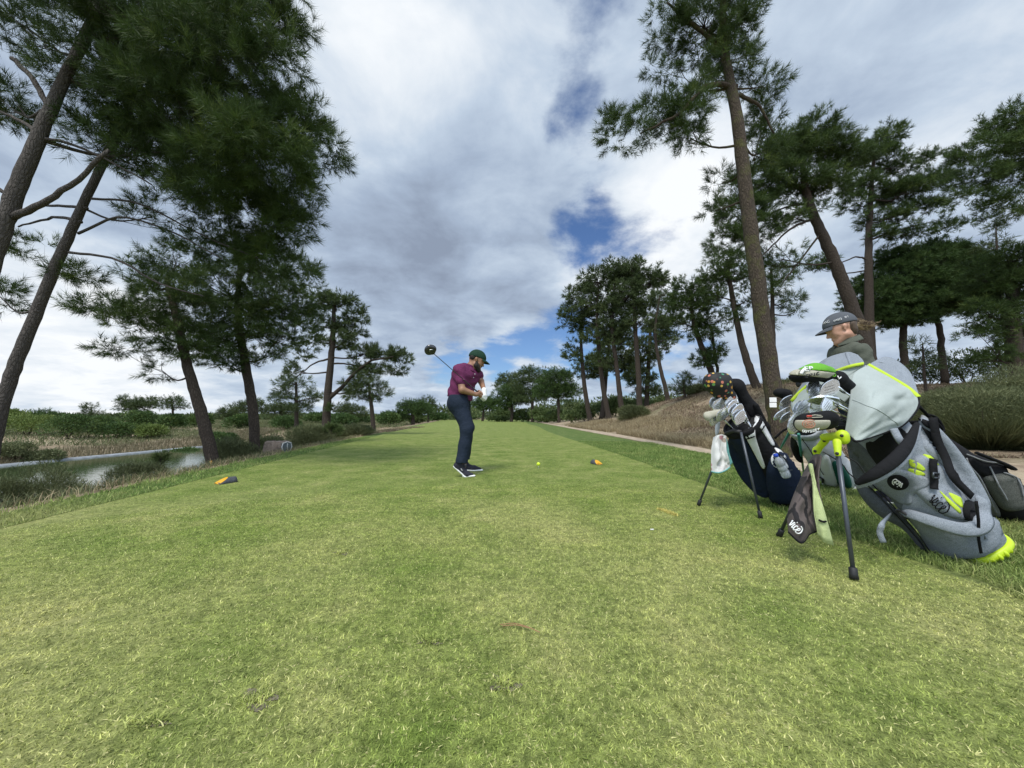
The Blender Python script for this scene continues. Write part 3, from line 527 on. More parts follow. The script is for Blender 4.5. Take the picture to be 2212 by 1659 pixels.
pine('pine_tree', 'leaning brown-trunked pine on the dry mound, left of the tallest pine', 'pine tree',
     [(1648, 862, 17, .20), (1620, 800, 17, .17), (1597, 720, 17, .13), (1578, 620, 17, .10), (1570, 560, 17, .06)],
     [(1560, 590, 45, 26), (1600, 600, 40, 26), (1545, 640, 34, 22), (1610, 650, 40, 20, 0, .7), (1580, 560, 34, 20), (1545, 600, 24, 16), (1580, 690, 20, 16)], seed=15, L_=0.17, w=0.020, n=18, clump=0.30, tufts=10)
pine('pine_tree', 'pine with leaning trunk at left end of the mound, mid-sized layered crown', 'pine tree',
     [(1560, 860, 20, .18), (1535, 800, 20, .16), (1512, 740, 20, .14), (1495, 680, 20, .1), (1490, 630, 20, .06)],
     [(1490, 620, 36, 22), (1470, 660, 34, 24), (1510, 650, 40, 24), (1540, 690, 36, 22, 0, .8), (1480, 700, 30, 16, 0, .8), (1525, 720, 40, 18), (1520, 780, 30, 20), (1545, 760, 24, 16)], seed=16, L_=0.19, w=0.024, n=18, clump=0.30, tufts=10, bare=[([(1555, 850, 20.3), (1548, 790, 20.3), (1535, 700, 20.3)], .10, .06)])
# the copse in mid distance: each tree by hand, one label each
COPSE = [
 ([(1278, 925, 34, .24), (1262, 830, 34, .2), (1255, 740, 34, .14), (1258, 680, 34, .08)], [(1250, 640, 30, 26), (1235, 690, 26, 34), (1265, 700, 30, 34), (1240, 760, 22, 26), (1265, 620, 26, 22)], 'leftmost pine of the mid-distance copse, low ragged crown'),
 ([(1318, 915, 32, .24), (1300, 820, 32, .2), (1290, 700, 32, .15), (1292, 610, 32, .08)], [(1290, 610, 36, 28), (1310, 660, 34, 34), (1275, 660, 28, 30), (1295, 720, 36, 30), (1300, 780, 26, 22)], 'pine in the copse with leaning trunk, second from its left end'),
 ([(1345, 905, 31, .25), (1335, 820, 31, .2), (1322, 700, 31, .16), (1330, 600, 31, .08)], [(1335, 585, 36, 26), (1350, 640, 36, 34), (1330, 690, 36, 30), (1345, 600, 40, 26), (1340, 740, 30, 24)], 'copse pine with a long bare trunk left of the tallest one'),
 ([(1382, 905, 30, .26), (1378, 800, 30, .21), (1370, 680, 30, .17), (1365, 570, 30, .08)], [(1365, 585, 44, 24), (1395, 615, 40, 28), (1360, 640, 46, 30), (1400, 660, 36, 28), (1375, 700, 44, 26), (1425, 600, 22, 18)], 'tallest pine of the copse, crown rounded on top'),
 ([(1440, 850, 28, .18), (1425, 790, 28, .14), (1415, 720, 28, .11), (1425, 640, 28, .07)], [(1430, 650, 26, 22), (1448, 690, 26, 24), (1420, 700, 28, 22), (1440, 735, 22, 16), (1450, 620, 12, 14)], 'thin-stemmed pine at right end of the copse, standing apart'),
 ([(1300, 905, 40, .26), (1310, 800, 40, .2), (1320, 700, 40, .14)], [(1320, 780, 50, 34), (1280, 800, 40, 30), (1360, 790, 40, 30), (1330, 730, 40, 34)], 'shaded pine in the back of the copse, hidden below its neighbours\' crowns'),
 ([(1395, 890, 37, .26), (1400, 800, 37, .2), (1405, 700, 37, .14)], [(1400, 760, 40, 34), (1420, 720, 30, 34), (1380, 810, 34, 26), (1395, 840, 34, 20)], 'dark pine behind the tallest copse pine, foliage down to its middle')]
for q, (tk, bl, lab) in enumerate(COPSE):
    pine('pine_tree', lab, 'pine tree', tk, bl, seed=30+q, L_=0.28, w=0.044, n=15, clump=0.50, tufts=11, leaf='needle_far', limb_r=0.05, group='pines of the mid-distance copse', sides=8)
FAR = [
 ([(1208, 905, 48, .22), (1206, 870, 48, .2), (1206, 840, 48, .12)], [(1200, 830, 42, 24), (1225, 850, 30, 20), (1180, 850, 30, 16), (1205, 812, 30, 14)], 'broad stone pine at left foot of the copse', 'stone'),
 ([(1150, 905, 62, .3), (1150, 870, 62, .25), (1152, 840, 62, .16)], [(1150, 815, 32, 24), (1130, 840, 24, 22), (1175, 840, 24, 24), (1145, 860, 34, 14)], 'tall bushy pine right of the golfer\'s hands in the distance', 'far'),
 ([(1105, 905, 66, .3), (1106, 885, 66, .3), (1102, 860, 66, .2)], [(1085, 865, 30, 16), (1120, 860, 34, 20), (1100, 848, 26, 14), (1080, 878, 20, 10)], 'rounded dark stone pine just right of the golfer\'s thighs', 'stone'),
 ([(1100, 880, 90, .3), (1100, 850, 90, .3), (1098, 825, 90, .2)], [(1098, 818, 20, 14), (1085, 832, 16, 12), (1112, 834, 18, 14)], 'pale far pine rising above the stone pines right of the golfer', 'far'),
 ([(1042, 912, 78, .28), (1044, 895, 78, .25), (1045, 885, 78, .2)], [(1040, 878, 28, 10), (1060, 880, 18, 10), (1045, 868, 20, 8)], 'lone stone pine on the fairway beside the golfer\'s knee', 'stone'),
 ([(893, 925, 56, .3), (892, 900, 56, .3), (892, 885, 56, .2)], [(885, 888, 30, 16), (910, 886, 26, 14), (890, 876, 26, 10), (870, 900, 16, 10)], 'round dome-shaped stone pine left of the golfer', 'stone'),
 ([(925, 905, 70, .2), (925, 888, 70, .18), (924, 870, 70, .1)], [(925, 872, 14, 14), (918, 884, 12, 10), (932, 886, 12, 12)], 'upright young pine behind the dome-shaped stone pine', 'far'),
 ([(290, 930, 55, .2), (291, 890, 55, .16), (293, 870, 55, .1)], [(285, 868, 22, 8), (305, 876, 28, 8), (280, 884, 20, 6, 0, .7), (310, 890, 20, 6, 0, .6), (320, 868, 16, 8)], 'flat-topped double pine across the pond, left of the dark leaning pine', 'far'),
 ([(372, 930, 55, .18), (374, 890, 55, .14), (372, 868, 55, .1)], [(372, 866, 20, 8), (360, 880, 18, 6, 0, .7), (388, 878, 18, 6, 0, .7)], 'slim flat-topped pine across the pond, next to the double pine', 'far'),
 ([(199, 925, 48, .14), (199, 900, 48, .1), (198, 878, 48, .05)], [(198, 884, 10, 8), (188, 897, 14, 6, 0, .8), (212, 898, 14, 6, 0, .8), (198, 910, 22, 6, 0, .8)], 'small cone-shaped pine rising from shrubs across the pond', 'far'),
 ([(98, 935, 46, .2), (92, 915, 46, .16), (85, 903, 46, .1)], [(95, 898, 30, 8), (75, 904, 24, 6), (112, 904, 16, 6)], 'wind-flattened umbrella pine across the pond at far left', 'stone'),
 ([(545, 915, 45, .16), (543, 890, 45, .12), (542, 875, 45, .08)], [(540, 872, 24, 8), (525, 885, 20, 8), (556, 884, 18, 8)], 'distant pine showing left of the straight trunk at pond end', 'far'),
 ([(500, 915, 47, .16), (500, 895, 47, .12)], [(500, 888, 20, 10), (490, 900, 18, 10), (515, 900, 18, 8)], 'bushy low pine behind the leaning dark trunk across the pond', 'far'),
 ([(760, 915, 60, .2), (760, 900, 60, .16), (760, 888, 60, .1)], [(755, 885, 26, 8), (775, 892, 22, 8), (742, 893, 18, 8)], 'far low pine between open pine and small dark pine', 'far'),
 ([(610, 912, 58, .2), (610, 895, 58, .16), (610, 885, 58, .1)], [(605, 882, 24, 8), (590, 890, 20, 8), (628, 890, 20, 8)], 'far pine right of the straight pond-end trunk', 'far'),
 ([(1995, 800, 15, .05), (1993, 760, 15, .03), (1992, 740, 15, .015)], [(1992, 770, 16, 10, 0, .7), (1990, 750, 8, 8, 0, .7), (1995, 790, 24, 10, 0, .8)], 'small young pine with upright candle shoots between umbrella pine trunks', 'far'),
 ([(2155, 600, 16, .06), (2152, 530, 16, .04), (2150, 490, 16, .02)], [(2150, 520, 14, 10, 0, .7), (2150, 495, 7, 12, 0, .7), (2138, 535, 14, 8), (2170, 535, 14, 8)], 'young pine top with candle shoots above the right-edge pine', 'far'),
 ([(1480, 880, 22, .09), (1478, 845, 22, .07), (1476, 825, 22, .04)], [(1478, 822, 20, 8), (1465, 836, 16, 8), (1492, 836, 16, 8), (1478, 846, 18, 6)], 'small scrubby pine on the mound left of the patterned club cover', 'far')]
for q, (tk, bl, lab, kd) in enumerate(FAR):
    D = tk[0][2]; s = max(0.55, D/60.0)
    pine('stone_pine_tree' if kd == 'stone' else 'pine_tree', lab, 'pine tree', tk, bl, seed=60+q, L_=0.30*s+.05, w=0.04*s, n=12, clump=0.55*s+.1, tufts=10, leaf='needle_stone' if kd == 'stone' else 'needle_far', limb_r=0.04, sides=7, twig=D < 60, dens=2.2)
# ---------------------------------------------------------------- shrubs, reeds, dry grass
def leafmass(mb, c, R, n, size, seed, lumps=7, asp=.28):
    g = rng(seed); m = lumps; X = unit(g.normal(size=(m, 3))); X[:, 2] = np.abs(X[:, 2])*0.9; lc = c+X*R*0.55; lr = R*(0.42+0.25*g.random((m, 1)))
    k = g.integers(0, m, n); D = unit(g.normal(size=(n, 3))); D[:, 2] = np.where(D[:, 2] < -0.75, -D[:, 2], D[:, 2]); o = lc[k]+D*lr[k]*(0.72+0.35*g.random((n, 1)))
    a = unit(D+0.7*g.normal(size=(n, 3))+np.array([0, 0, .5])); s = unit(np.cross(a, g.normal(size=(n, 3)))); sz = (size*(0.6+0.8*g.random(n)))[:, None]
    V = np.stack([o-s*sz*asp, o+s*sz*asp, o+a*sz], 1).reshape(-1, 3); tone = 0.55*g.random(m)[k]+0.45*g.random(n)
    mb.add(V, [np.arange(n*3).reshape(-1, 3)], np.repeat(tone, 3))
def strands(mb, c, R, hgt_, n, w, seed, lean=0.7):
    g = rng(seed); a = g.random(n)*2*np.pi; r = np.sqrt(g.random(n)); b = np.stack([c[0]+R*0.45*r*np.cos(a), c[1]+R*0.45*r*np.sin(a), np.full(n, c[2])], -1)
    b[:, 2] = hgt(b[:, 0], b[:, 1])-0.02; d = np.stack([np.cos(a)*r, np.sin(a)*r, np.zeros(n)], -1)+0.35*g.normal(size=(n, 3))*np.array([1, 1, 0]); h = hgt_*(0.55+0.5*g.random(n))*(1-0.35*r*r); t0 = g.random(n)*0.55
    def at(t): return b+d*(R*lean*t**1.3)[:, None]+np.stack([0*t, 0*t, h*t], -1)
    p0, p1, p2 = at(t0*0.6), at(t0*0.5+0.45), at(np.minimum(1, t0*.2+0.85)); p2 = p2+g.normal(size=(n, 3))*R*0.05
    s = unit(np.cross(p2-p0, g.normal(size=(n, 3))))*(w*(0.6+0.8*g.random(n)))[:, None]
    V = np.stack([p0-s/2, p0+s/2, p1+s/2.4, p1-s/2.4, p2], 1).reshape(-1, 3); i = np.arange(n)[:, None]*5
    mb.add(V, [i+np.array([[0, 1, 2, 3]]), i+np.array([[3, 2, 4]])], np.repeat(0.25+0.75*g.random(n), 5))
def shrub(label, u, v, wpx, hpx, d=None, mat='shrub', seed=0, n=2600, group=None, name='shrub', z0=-0.65):
    d = d or (H-z0)*798/(v-902.0); c = P(u, v, d); c[2] = float(hgt(c[0], c[1])); rw, hh = wpx*d/798/2, hpx*d/798
    root = thing(name, c, label, 'shrub', group); mb = MB(); R = np.array([rw*0.95, rw*0.85, hh*0.62])
    leafmass(mb, c+np.array([0, 0, hh*0.34]), R, n, max(0.05, 3.6*d/798), seed, 11)
    st = MB(); g = rng(seed)
    for k in range(4): tube(st, spline([c-[0, 0, .1], c+np.array([rw*.15*g.normal(), rw*.15*g.normal(), hh*.3]), c+np.array([rw*.3*g.normal(), rw*.3*g.normal(), hh*.5])], 5), np.linspace(.03, .012, 5), 5)
    mb.build('foliage', M[mat], root, smooth=False, attr='rnd'); st.build('stem', M['bark'], root)
    return root
SH = [(28, 960, 80, 34, 'grey-green low shrub at far left edge of the far pond bank'), (102, 958, 70, 30, 'low grey-green shrub on the far bank, second from the left edge'), (60, 938, 130, 38, 'wide bright green shrub mound across the pond at far left'),
 (20, 930, 90, 34, 'bright green dome shrub cut by left picture edge across the pond'), (150, 940, 90, 46, 'dark shrub between the wind-flattened pine and the cone-shaped pine'), (215, 935, 70, 34, 'dark green shrub below the small cone-shaped pine'),
 (178, 961, 66, 22, 'low olive shrub in front of the dark shrub on the far bank'), (255, 938, 80, 32, 'rounded dark shrub left of the flat-topped double pine'), (300, 930, 70, 34, 'dark rounded shrub at the foot of the flat-topped double pine'),
 (248, 958, 60, 20, 'grey wispy low shrub by the pond, below the double pine'), (330, 938, 60, 28, 'light green shrub on the far slope, right of the double pine'), (372, 930, 56, 26, 'dark mound shrub at the foot of the slim flat-topped pine'),
 (318, 955, 50, 16, 'small pale shrub above the reeds, left of the leaning dark pine'), (405, 944, 60, 20, 'olive shrub just left of the leaning dark trunk'), (430, 925, 50, 24, 'dark shrub behind the leaning dark trunk on the slope'),
 (478, 938, 60, 24, 'green shrub between leaning dark trunk and straight trunk'), (515, 930, 56, 26, 'dark shrub left of the straight trunk at pond end'), (500, 950, 60, 16, 'low olive shrub near the end of the pond'),
 (585, 940, 64, 24, 'green shrub right of the straight trunk at pond end'), (620, 930, 60, 24, 'dark shrub below the small round-crowned pine'), (670, 935, 60, 24, 'shrub between round-crowned pine and open pine'),
 (740, 925, 60, 24, 'dark shrub just right of the open pine trunk'), (770, 918, 50, 18, 'low dark shrub left of the small dark pine'), (840, 922, 56, 24, 'rounded shrub right of the small dark pine'),
 (860, 915, 40, 16, 'low shrub left of the dome-shaped stone pine'), (905, 918, 40, 16, 'shrub under the dome-shaped stone pine'), (945, 913, 50, 14, 'low dark shrub behind the golfer, left of his legs'), (690, 920, 60, 20, 'far dark shrub behind the open pine trunk')]
for q, (u, v, w, h, lab) in enumerate(SH):
    shrub(lab, u, v, w*1.05, h*1.2, mat='shrub_lite' if ('bright' in lab or 'light' in lab) else 'needle_stone' if 'dark' in lab else 'broom' if any(k in lab for k in ('grey', 'olive', 'pale')) else 'shrub', seed=200+q, n=4200, group='shrubs on the land left of the tee', d=min((H+0.62)*798/(v-902.0), 85))
def broom(label, u, v, wpx, hpx, d, seed, n=5200, w=0.006, mat='broom', group=None, name='broom_shrub'):
    c = P(u, v, d); c[2] = float(hgt(c[0], c[1])); top = P(u, v-hpx, d)[2]; root = thing(name, c, label, 'shrub', group); mb = MB()
    hh = max(.35, top-c[2]); R = wpx*d/798/2; strands(mb, c, R, hh*.92, n, w, seed); leafmass(mb, c+np.array([0, 0, hh*.5]), np.array([R*.9, R*.8, hh*.5]), int(n*1.6), max(.07, 7*d/798), seed+50, 12, .07); mb.build('foliage', M[mat], root, smooth=False, attr='rnd')
    st = MB(); g = rng(seed); R = wpx*d/798/2; hh = max(.35, top-c[2])
    for k in range(7):
        e = c+np.array([R*.5*g.normal(), R*.5*g.normal(), hh*.6]); tube(st, spline([c-[0, 0, .08], (c+e)/2-[0, 0, .05], e], 5), np.linspace(.016, .006, 5), 5)
    st.build('stem', M['bark'], root); return root
broom('big wispy grey-green shrub at water edge, lower left of the pond', 95, 1090, 190, 88, 6.8, 1, 9000, .006)
broom('wispy shrub at far left edge standing in front of the water', -10, 1105, 120, 70, 6.2, 2, 5000, .006)
broom('rounded wispy shrub between the water and the leaning dark trunk', 295, 1048, 130, 50, 7.4, 3, 6000, .006)
broom('wispy reedy shrub right of the leaning dark trunk at pond end', 500, 1000, 110, 52, 9.6, 4, 5000, .007)
broom('reedy shrub around the straight trunk beside the stone marker', 575, 975, 90, 36, 12, 5, 4000, .008)
broom('grey wispy shrub behind the stone marker, left of the open pine', 660, 965, 110, 44, 13.5, 6, 4500, .009)
broom('pale wispy shrub right of the open pine trunk', 760, 945, 90, 26, 17, 7, 3500, .01)
broom('large hazy green shrub at right edge beyond the golf bags', 2130, 945, 300, 108, 9.2, 8, 26000, .007)
broom('green shrub behind the grey rain hood, left part of the hazy thicket', 2010, 940, 150, 90, 9.9, 9, 11000, .007)
broom('green shrub at right edge behind the hazy thicket', 2210, 930, 200, 130, 10.4, 10, 13000, .008)
broom('green broom shrub at foot of the copse on the mound', 1368, 918, 64, 40, 23, 11, 3600, .014)
broom('low green scrub on top of the mound left of the leaning brown trunk', 1520, 858, 90, 26, 24, 12, 3600, .014)
broom('green scrub on the mound top behind the tallest trunk', 1690, 850, 110, 26, 24, 13, 4000, .014)
shrub('dark green round shrub on the mound behind the tallest trunk', 1730, 860, 70, 46, 26, seed=301, group=None)
shrub('leafy green shrub on the mound left of the tallest trunk', 1650, 850, 60, 26, 28, seed=302)
for q, (u, w, h, d, lab) in enumerate([(1800, 90, 50, 24, 'dark shrub on the mound seen beside the standing person\'s back'), (1920, 100, 60, 20, 'green shrub below the umbrella pine, left of its trunks'), (2000, 120, 66, 19.5, 'green shrub between the umbrella pine trunks'), (2090, 120, 80, 18.5, 'tall green shrub right of the umbrella pine trunks'), (2170, 120, 90, 17, 'tall green shrub at right edge below the broad pine')]):
    shrub(lab, u, 835, w, h, d, seed=310+q, n=3800)
for q, (u, v, w, h, d, lab) in enumerate([(1232, 912, 50, 30, 40, 'dark undergrowth shrub at left end of the copse'), (1300, 905, 60, 30, 42, 'dark shrub between the copse trunks on the left'), (1350, 900, 60, 34, 42, 'dark shrub between the copse trunks in the middle'), (1410, 890, 60, 30, 38, 'shrub between the copse trunks on the right'), (1180, 912, 50, 14, 55, 'low shrub at the fairway end left of the copse'), (1075, 912, 60, 14, 70, 'low shrub at the fairway end right of the golfer')]):
    shrub(lab, u, v, w, h, d, seed=330+q, n=1800)
for q, (u, v, w, h, d, lab) in enumerate([(1130, 912, 60, 26, 68, 'dark bush below the tall bushy pine right of the golfer\'s hands'), (1168, 912, 60, 30, 60, 'dark bush between tall bushy pine and the copse'), (1090, 912, 56, 26, 74, 'bush at the fairway end just right of the golfer\'s knees'), (1205, 912, 60, 26, 50, 'dark bush under the broad stone pine at left foot of the copse'), (1262, 912, 60, 36, 41, 'dark bush at the base of the leftmost copse pine'), (1330, 905, 70, 44, 43, 'tall dark bush filling the middle of the copse'), (1385, 895, 60, 40, 41, 'tall dark bush behind the tallest copse pine'), (1010, 912, 40, 12, 95, 'low distant bush at the fairway end behind the golfer')]):
    shrub(lab, u, v, w, h, d, seed=360+q, n=3200)
def sapling(label, u, v, wpx, hpx, d, seed):
    c = P(u, v, d); c[2] = float(hgt(c[0], c[1])); top = P(u, v-hpx, d)[2]; hh = max(.4, top-c[2]); root = thing('pine_sapling', c, label, 'pine sapling'); mb, st = MB(), MB(); g = rng(seed); tube(st, [c-[0, 0, .05], c+[0, 0, hh*.5], c+[0.03, 0, hh]], [.03, .02, .006], 6)
    o, D = [], []
    for k in range(26):
        f = g.random()**.8; a = g.random()*6.28; ln = wpx*d/798*.55*(1.05-f)*(0.6+.5*g.random()); b = c+np.array([0, 0, hh*(.12+.86*f)]); e = b+np.array([math.cos(a)*ln, math.sin(a)*ln, ln*.45]); tube(st, [b, e], [.01, .004], 4)
        for t in (.45, .7, .9, 1.0): o.append(b+(e-b)*t); D.append(unit(e-b+np.array([0, 0, ln*.5])))
    needles(mb, np.array(o), np.array(D), .16, .009*d/9, 22, seed, g.random(len(o))); mb.build('crown', M['shrub'], root, smooth=False, attr='rnd'); st.build('trunk', M['bark'], root)
sapling('bright green pine sapling at the foot of the open pine', 715, 968, 62, 46, 14, 5)
sapling('small dark conifer sapling standing in the pond shallows by the wispy shrub', 345, 1012, 34, 32, 8.5, 6)
# ground cover nobody could count
def band(seed, n, f):
    g = rng(seed); x, y = f(g, n); return np.stack([x, y, hgt(x, y)], -1)
def keep(p, s, t, sd): return p[fbm(p[:, 0], p[:, 1], s, sd) > t]
dry = np.concatenate([keep(band(1, 52000, lambda g, n: (4.8+2.8*g.random(n)**1.3, 8+26*g.random(n))), 2.2, .50, 3), keep(band(2, 9000, lambda g, n: (6+16*g.random(n), 9+14*g.random(n))), 2.0, .55, 7), keep(band(3, 14000, lambda g, n: ((lambda y: (xl(y)-3.6-4*g.random(n), y))(14+26*g.random(n)))), 2.4, .46, 4)])
blades('dry_grass', dry, 0.26, 0.012, M['dry'], 21, 0.55)
he = np.concatenate([keep(band(4, 110000, lambda g, n: (5.5+18*g.random(n), 7+20*g.random(n)**1.2)), 1.6, .47, 11), keep(band(5, 14000, lambda g, n: (xl(18+0*g.random(n))-.8-3.5*g.random(n), 9+20*g.random(n))), 1.2, .4, 12)])
blades('heath_sprigs', he, 0.11, 0.02, M['heath'], 22, 1.2)
def bank(g, n):
    y = -2+40*g.random(n); return -23.25-2.9*g.random(n)**1.3, y
blades('bank_reeds', band(6, 26000, bank), 0.34, 0.025, M['reed'], 23, 0.35)
nb = band(7, 60000, lambda g, n: ((lambda y: (xl(y)-0.9-3.0*g.random(n), y))(2+26*g.random(n))))
blades('bank_weeds', nb[::2], 0.13, 0.007, M['broom'], 24, 0.8)
ns = band(8, 9000, lambda g, n: ((lambda y: (xl(y)-0.7-0.6*g.random(n), y))(3+30*g.random(n))))
blades('bank_straw', ns[::3], 0.12, 0.006, M['dry'], 25, 0.8)
fl = keep(band(9, 90000, lambda g, n: (-26.5-45*g.random(n)**1.2, 4+75*g.random(n))), 7, .40, 5)
blades('far_scrub', fl, 0.28, 0.04, M['broom'], 26, 0.9)
fm = keep(band(10, 60000, lambda g, n: ((lambda y: (xl(y)-3-(28+y*.3)*g.random(n), y))(30+95*g.random(n)**1.3))), 6, .42, 6)
blades('far_heath', fm, 0.32, 0.05, M['broom'], 27, 0.9)
def farwood():
    g = rng(77); mb = MB()
    for k in range(260):
        a = rad(-62+118*g.random()); r = 105+90*g.random(); x, y = r*math.sin(a), r*math.cos(a)
        if abs(x+4) < 10 and y < 150: continue
        z = float(hgt(x, y)); hh = (3.0+2.5*g.random()) if x > -25 else (.5+.9*g.random()); leafmass(mb, np.array([x, y, z+hh*.35]), np.array([4.5+3*g.random(), 4.5, hh*.75]), 420, .75, 900+k, 6)
    mb.build('distant_wood', M['needle_far'], smooth=False, attr='rnd', kind='stuff')
farwood()

def hut(u0, u1, vt, vb, d, deep, name, label, cat, mw, mr):
    a, b = P(u0, vb, d), P(u1, vb, d); zb = float(hgt((a[0]+b[0])/2, d)); zt = P(u0, vt, d)[2]; c = (a+b)/2; c[2] = zb; w = abs(b[0]-a[0]); r = thing(name, c, label, cat); h = max(.5, zt-zb)
    mb = MB(); box(mb, c+[0, deep/2, h*.45], (w*.92, deep, h*.9)); mb.build('wall', mw, r, smooth=False); mb = MB(); box(mb, c+[0, deep/2, h*.95], (w*1.06, deep*1.1, h*.1+.04)); mb.build('roof', mr, r, smooth=False)
    mb = MB(); box(mb, c+[w*.12, -.01, h*.4], (w*.3, .03, h*.66)); mb.build('door', M['dark_wood'], r, smooth=False)
M['dark_wood'] = simple('dark_weathered_wood', (0.05, 0.042, 0.035), .9, .3, 8); M['render_wall'] = simple('pale_rendered_wall', (0.55, 0.53, 0.50), .9, .08, 2); M['tile_roof'] = simple('faded_roof', (0.30, 0.27, 0.25), .9, .15, 3)
hut(277, 325, 940, 950, 33, 1.6, 'hut', 'low dark wooden hut among shrubs across the pond below the double pine', 'hut', M['dark_wood'], M['tile_roof'])
hut(84, 132, 911, 925, 70, 6, 'building', 'pale flat-roofed building behind shrubs across the pond at far left', 'building', M['render_wall'], M['tile_roof'])
# ---------------------------------------------------------------- people
M['skin_tan'] = simple('tanned_skin', (0.30, 0.155, 0.090), 0.5, 0.12, 25, 0.15, 300); M['skin_fair'] = simple('fair_skin', (0.56, 0.31, 0.215), 0.5, 0.12, 25, 0.12, 300)
M['polo_plum'] = cloth('plum_polo', (0.120, 0.022, 0.072), (0.165, 0.034, 0.10), wr=0.5); M['polo_olive'] = cloth('olive_polo', (0.085, 0.095, 0.075), (0.125, 0.135, 0.105), wr=0.5)
M['navy'] = cloth('navy_trousers', (0.012, 0.020, 0.036), (0.020, 0.030, 0.050), wr=0.6); M['cap_green'] = cloth('green_cap', (0.012, 0.040, 0.024), (0.02, 0.055, 0.033), wr=0.1)
M['cap_grey'] = cloth('grey_cap', (0.085, 0.092, 0.105), (0.125, 0.135, 0.15), wr=0.1); M['white'] = simple('white_rubber', (0.78, 0.78, 0.76), 0.5, 0.05); M['white_cloth'] = cloth('white_glove_leather', (0.72, 0.72, 0.70), wr=0.3)
M['shoe'] = cloth('dark_knit_shoe', (0.020, 0.020, 0.032), (0.045, 0.045, 0.06), fine=500); M['beard'] = simple('black_beard', (0.018, 0.013, 0.010), 0.8, 0.4, 250, 0.8, 350)
M['hair_brown'] = simple('brown_hair', (0.080, 0.052, 0.032), 0.6, 0.35, 90); M['hair_blond'] = simple('sunbleached_hair', (0.40, 0.30, 0.17), 0.55, 0.4, 60); M['eye'] = simple('eye', (0.05, 0.03, 0.02), 0.15); M['sock'] = cloth('grey_sock', (0.10, 0.10, 0.12))
M['lettering'] = simple('white_lettering', (0.8, 0.8, 0.8), 0.6, 0.02)
def stroke_text(mb, txt, place, w, m=0):
    """block letters as ribbons; place(x, y) -> (point, normal), x in letter widths"""
    S = {'P': [[(0, 0), (0, 1), (.6, 1), (.7, .75), (.6, .5), (0, .5)]], 'R': [[(0, 0), (0, 1), (.6, 1), (.7, .75), (.6, .5), (0, .5)], [(.3, .5), (.7, 0)]], 'O': [[(.1, 0), (0, .25), (0, .75), (.1, 1), (.6, 1), (.7, .75), (.7, .25), (.6, 0), (.1, 0)]],
         'V': [[(0, 1), (.35, 0), (.7, 1)]], '1': [[(.15, .75), (.4, 1), (.4, 0)]], 'E': [[(.65, 1), (0, 1), (0, 0), (.65, 0)], [(0, .5), (.55, .5)]], 'I': [[(.35, 0), (.35, 1)]], 'C': [[(.7, .8), (.55, 1), (.15, 1), (0, .75), (0, .25), (.15, 0), (.55, 0), (.7, .2)]],
         'A': [[(0, 0), (.35, 1), (.7, 0)], [(.15, .38), (.55, .38)]], 'M': [[(0, 0), (0, 1), (.35, .4), (.7, 1), (.7, 0)]], 'D': [[(0, 0), (0, 1), (.45, 1), (.7, .7), (.7, .3), (.45, 0), (0, 0)]], 'Y': [[(0, 1), (.35, .5), (.7, 1)], [(.35, .5), (.35, 0)]],
         'S': [[(.7, .85), (.5, 1), (.15, 1), (0, .8), (.1, .58), (.6, .42), (.7, .2), (.55, 0), (.15, 0), (0, .15)]], ' ': []}
    for q, ch in enumerate(txt):
        for st in S[ch]:
            pts = [np.asarray(place(q+x, y)) for x, y in st]; tube(mb, np.array([pts[0]]+pts[1:]) if len(pts) > 2 else np.array(pts), w, 5)
class Frame:
    def __init__(s, c, F, U): s.c = np.asarray(c, float); s.F = unit(F); s.S = unit(np.cross(U, s.F)); s.U = np.cross(s.F, s.S)
    def __call__(s, f, l, u): return s.c+s.F*f+s.S*l+s.U*u
def head_prims(h):
    k = 0.02; P_ = [(h(-.032, 0, .034), h(.03, 0, .036), .080, .078, k), (h(.04, 0, 0), h(.048, 0, -.068), .058, .040, .03), (h(.085, 0, .027), h(.085, 0, .03), .018, .018, .02)]
    for s in (1, -1):
        P_ += [(h(.0, s*.048, -.05), h(.062, s*.016, -.098), .028, .022, .025), (h(.052, s*.036, -.022), h(.058, s*.03, -.03), .030, .026, .02), (h(.080, s*.012, .026), h(.073, s*.042, .024), .014, .012, .012), (h(-.008, s*.078, -.016), h(-.016, s*.084, .022), .010, .017, .006, h.S, 1.9), (h(.098, s*.010, -.030), h(.1, s*.010, -.03), .009, .009, .008)]
    P_ += [(h(.082, 0, -.100), h(.084, 0, -.098), .017, .017, .02), (h(.088, 0, .022), h(.115, 0, -.024), .009, .012, .008), (h(.090, -.017, -.055), h(.090, .017, -.055), .009, .009, .006), (h(.088, -.014, -.068), h(.088, .014, -.068), .009, .009, .006)]
    return P_
def eyes(h, root):
    for s in (1, -1):
        mb = MB(); ellipsoid(mb, h(.081, s*.032, .010), (.011, .012, .0075), np.stack([h.F, h.S, h.U])); mb.build('eye', M['eye'], root)
def cap(h, mat, root, tilt=0.0, brim_w=1.0):
    c = soft('cap', [(h(-.034, 0, .052), h(.03, 0, .056), .094, .089, .02), (h(-.01, 0, .085), h(0, 0, .088), .068, .068, .05)], .006, mat, root, cuts=[(h(.03, 0, .046), -h.U+0.12*h.F)])
    mb = MB(); A = np.linspace(-1.18, 1.18, 21); rows = []
    for q in np.linspace(0, 1, 6):
        rows.append([h(.020+(.092+.080*q*math.cos(a)**0.6)*math.cos(a)*(1 if q else .97), (.088+.004*q)*math.sin(a), .054-.006*q-.016*q*q-.014*math.sin(a)**2*(.3+q)) for a in A])
    loft(mb, rows, closed=False); b = mb.build('brim', mat, c); solid(b, .006, 0); subs(b, 1)
    mb = MB(); ellipsoid(mb, h(-.002, 0, .158), (.008, .008, .005)); mb.build('cap_button', mat, c); return c
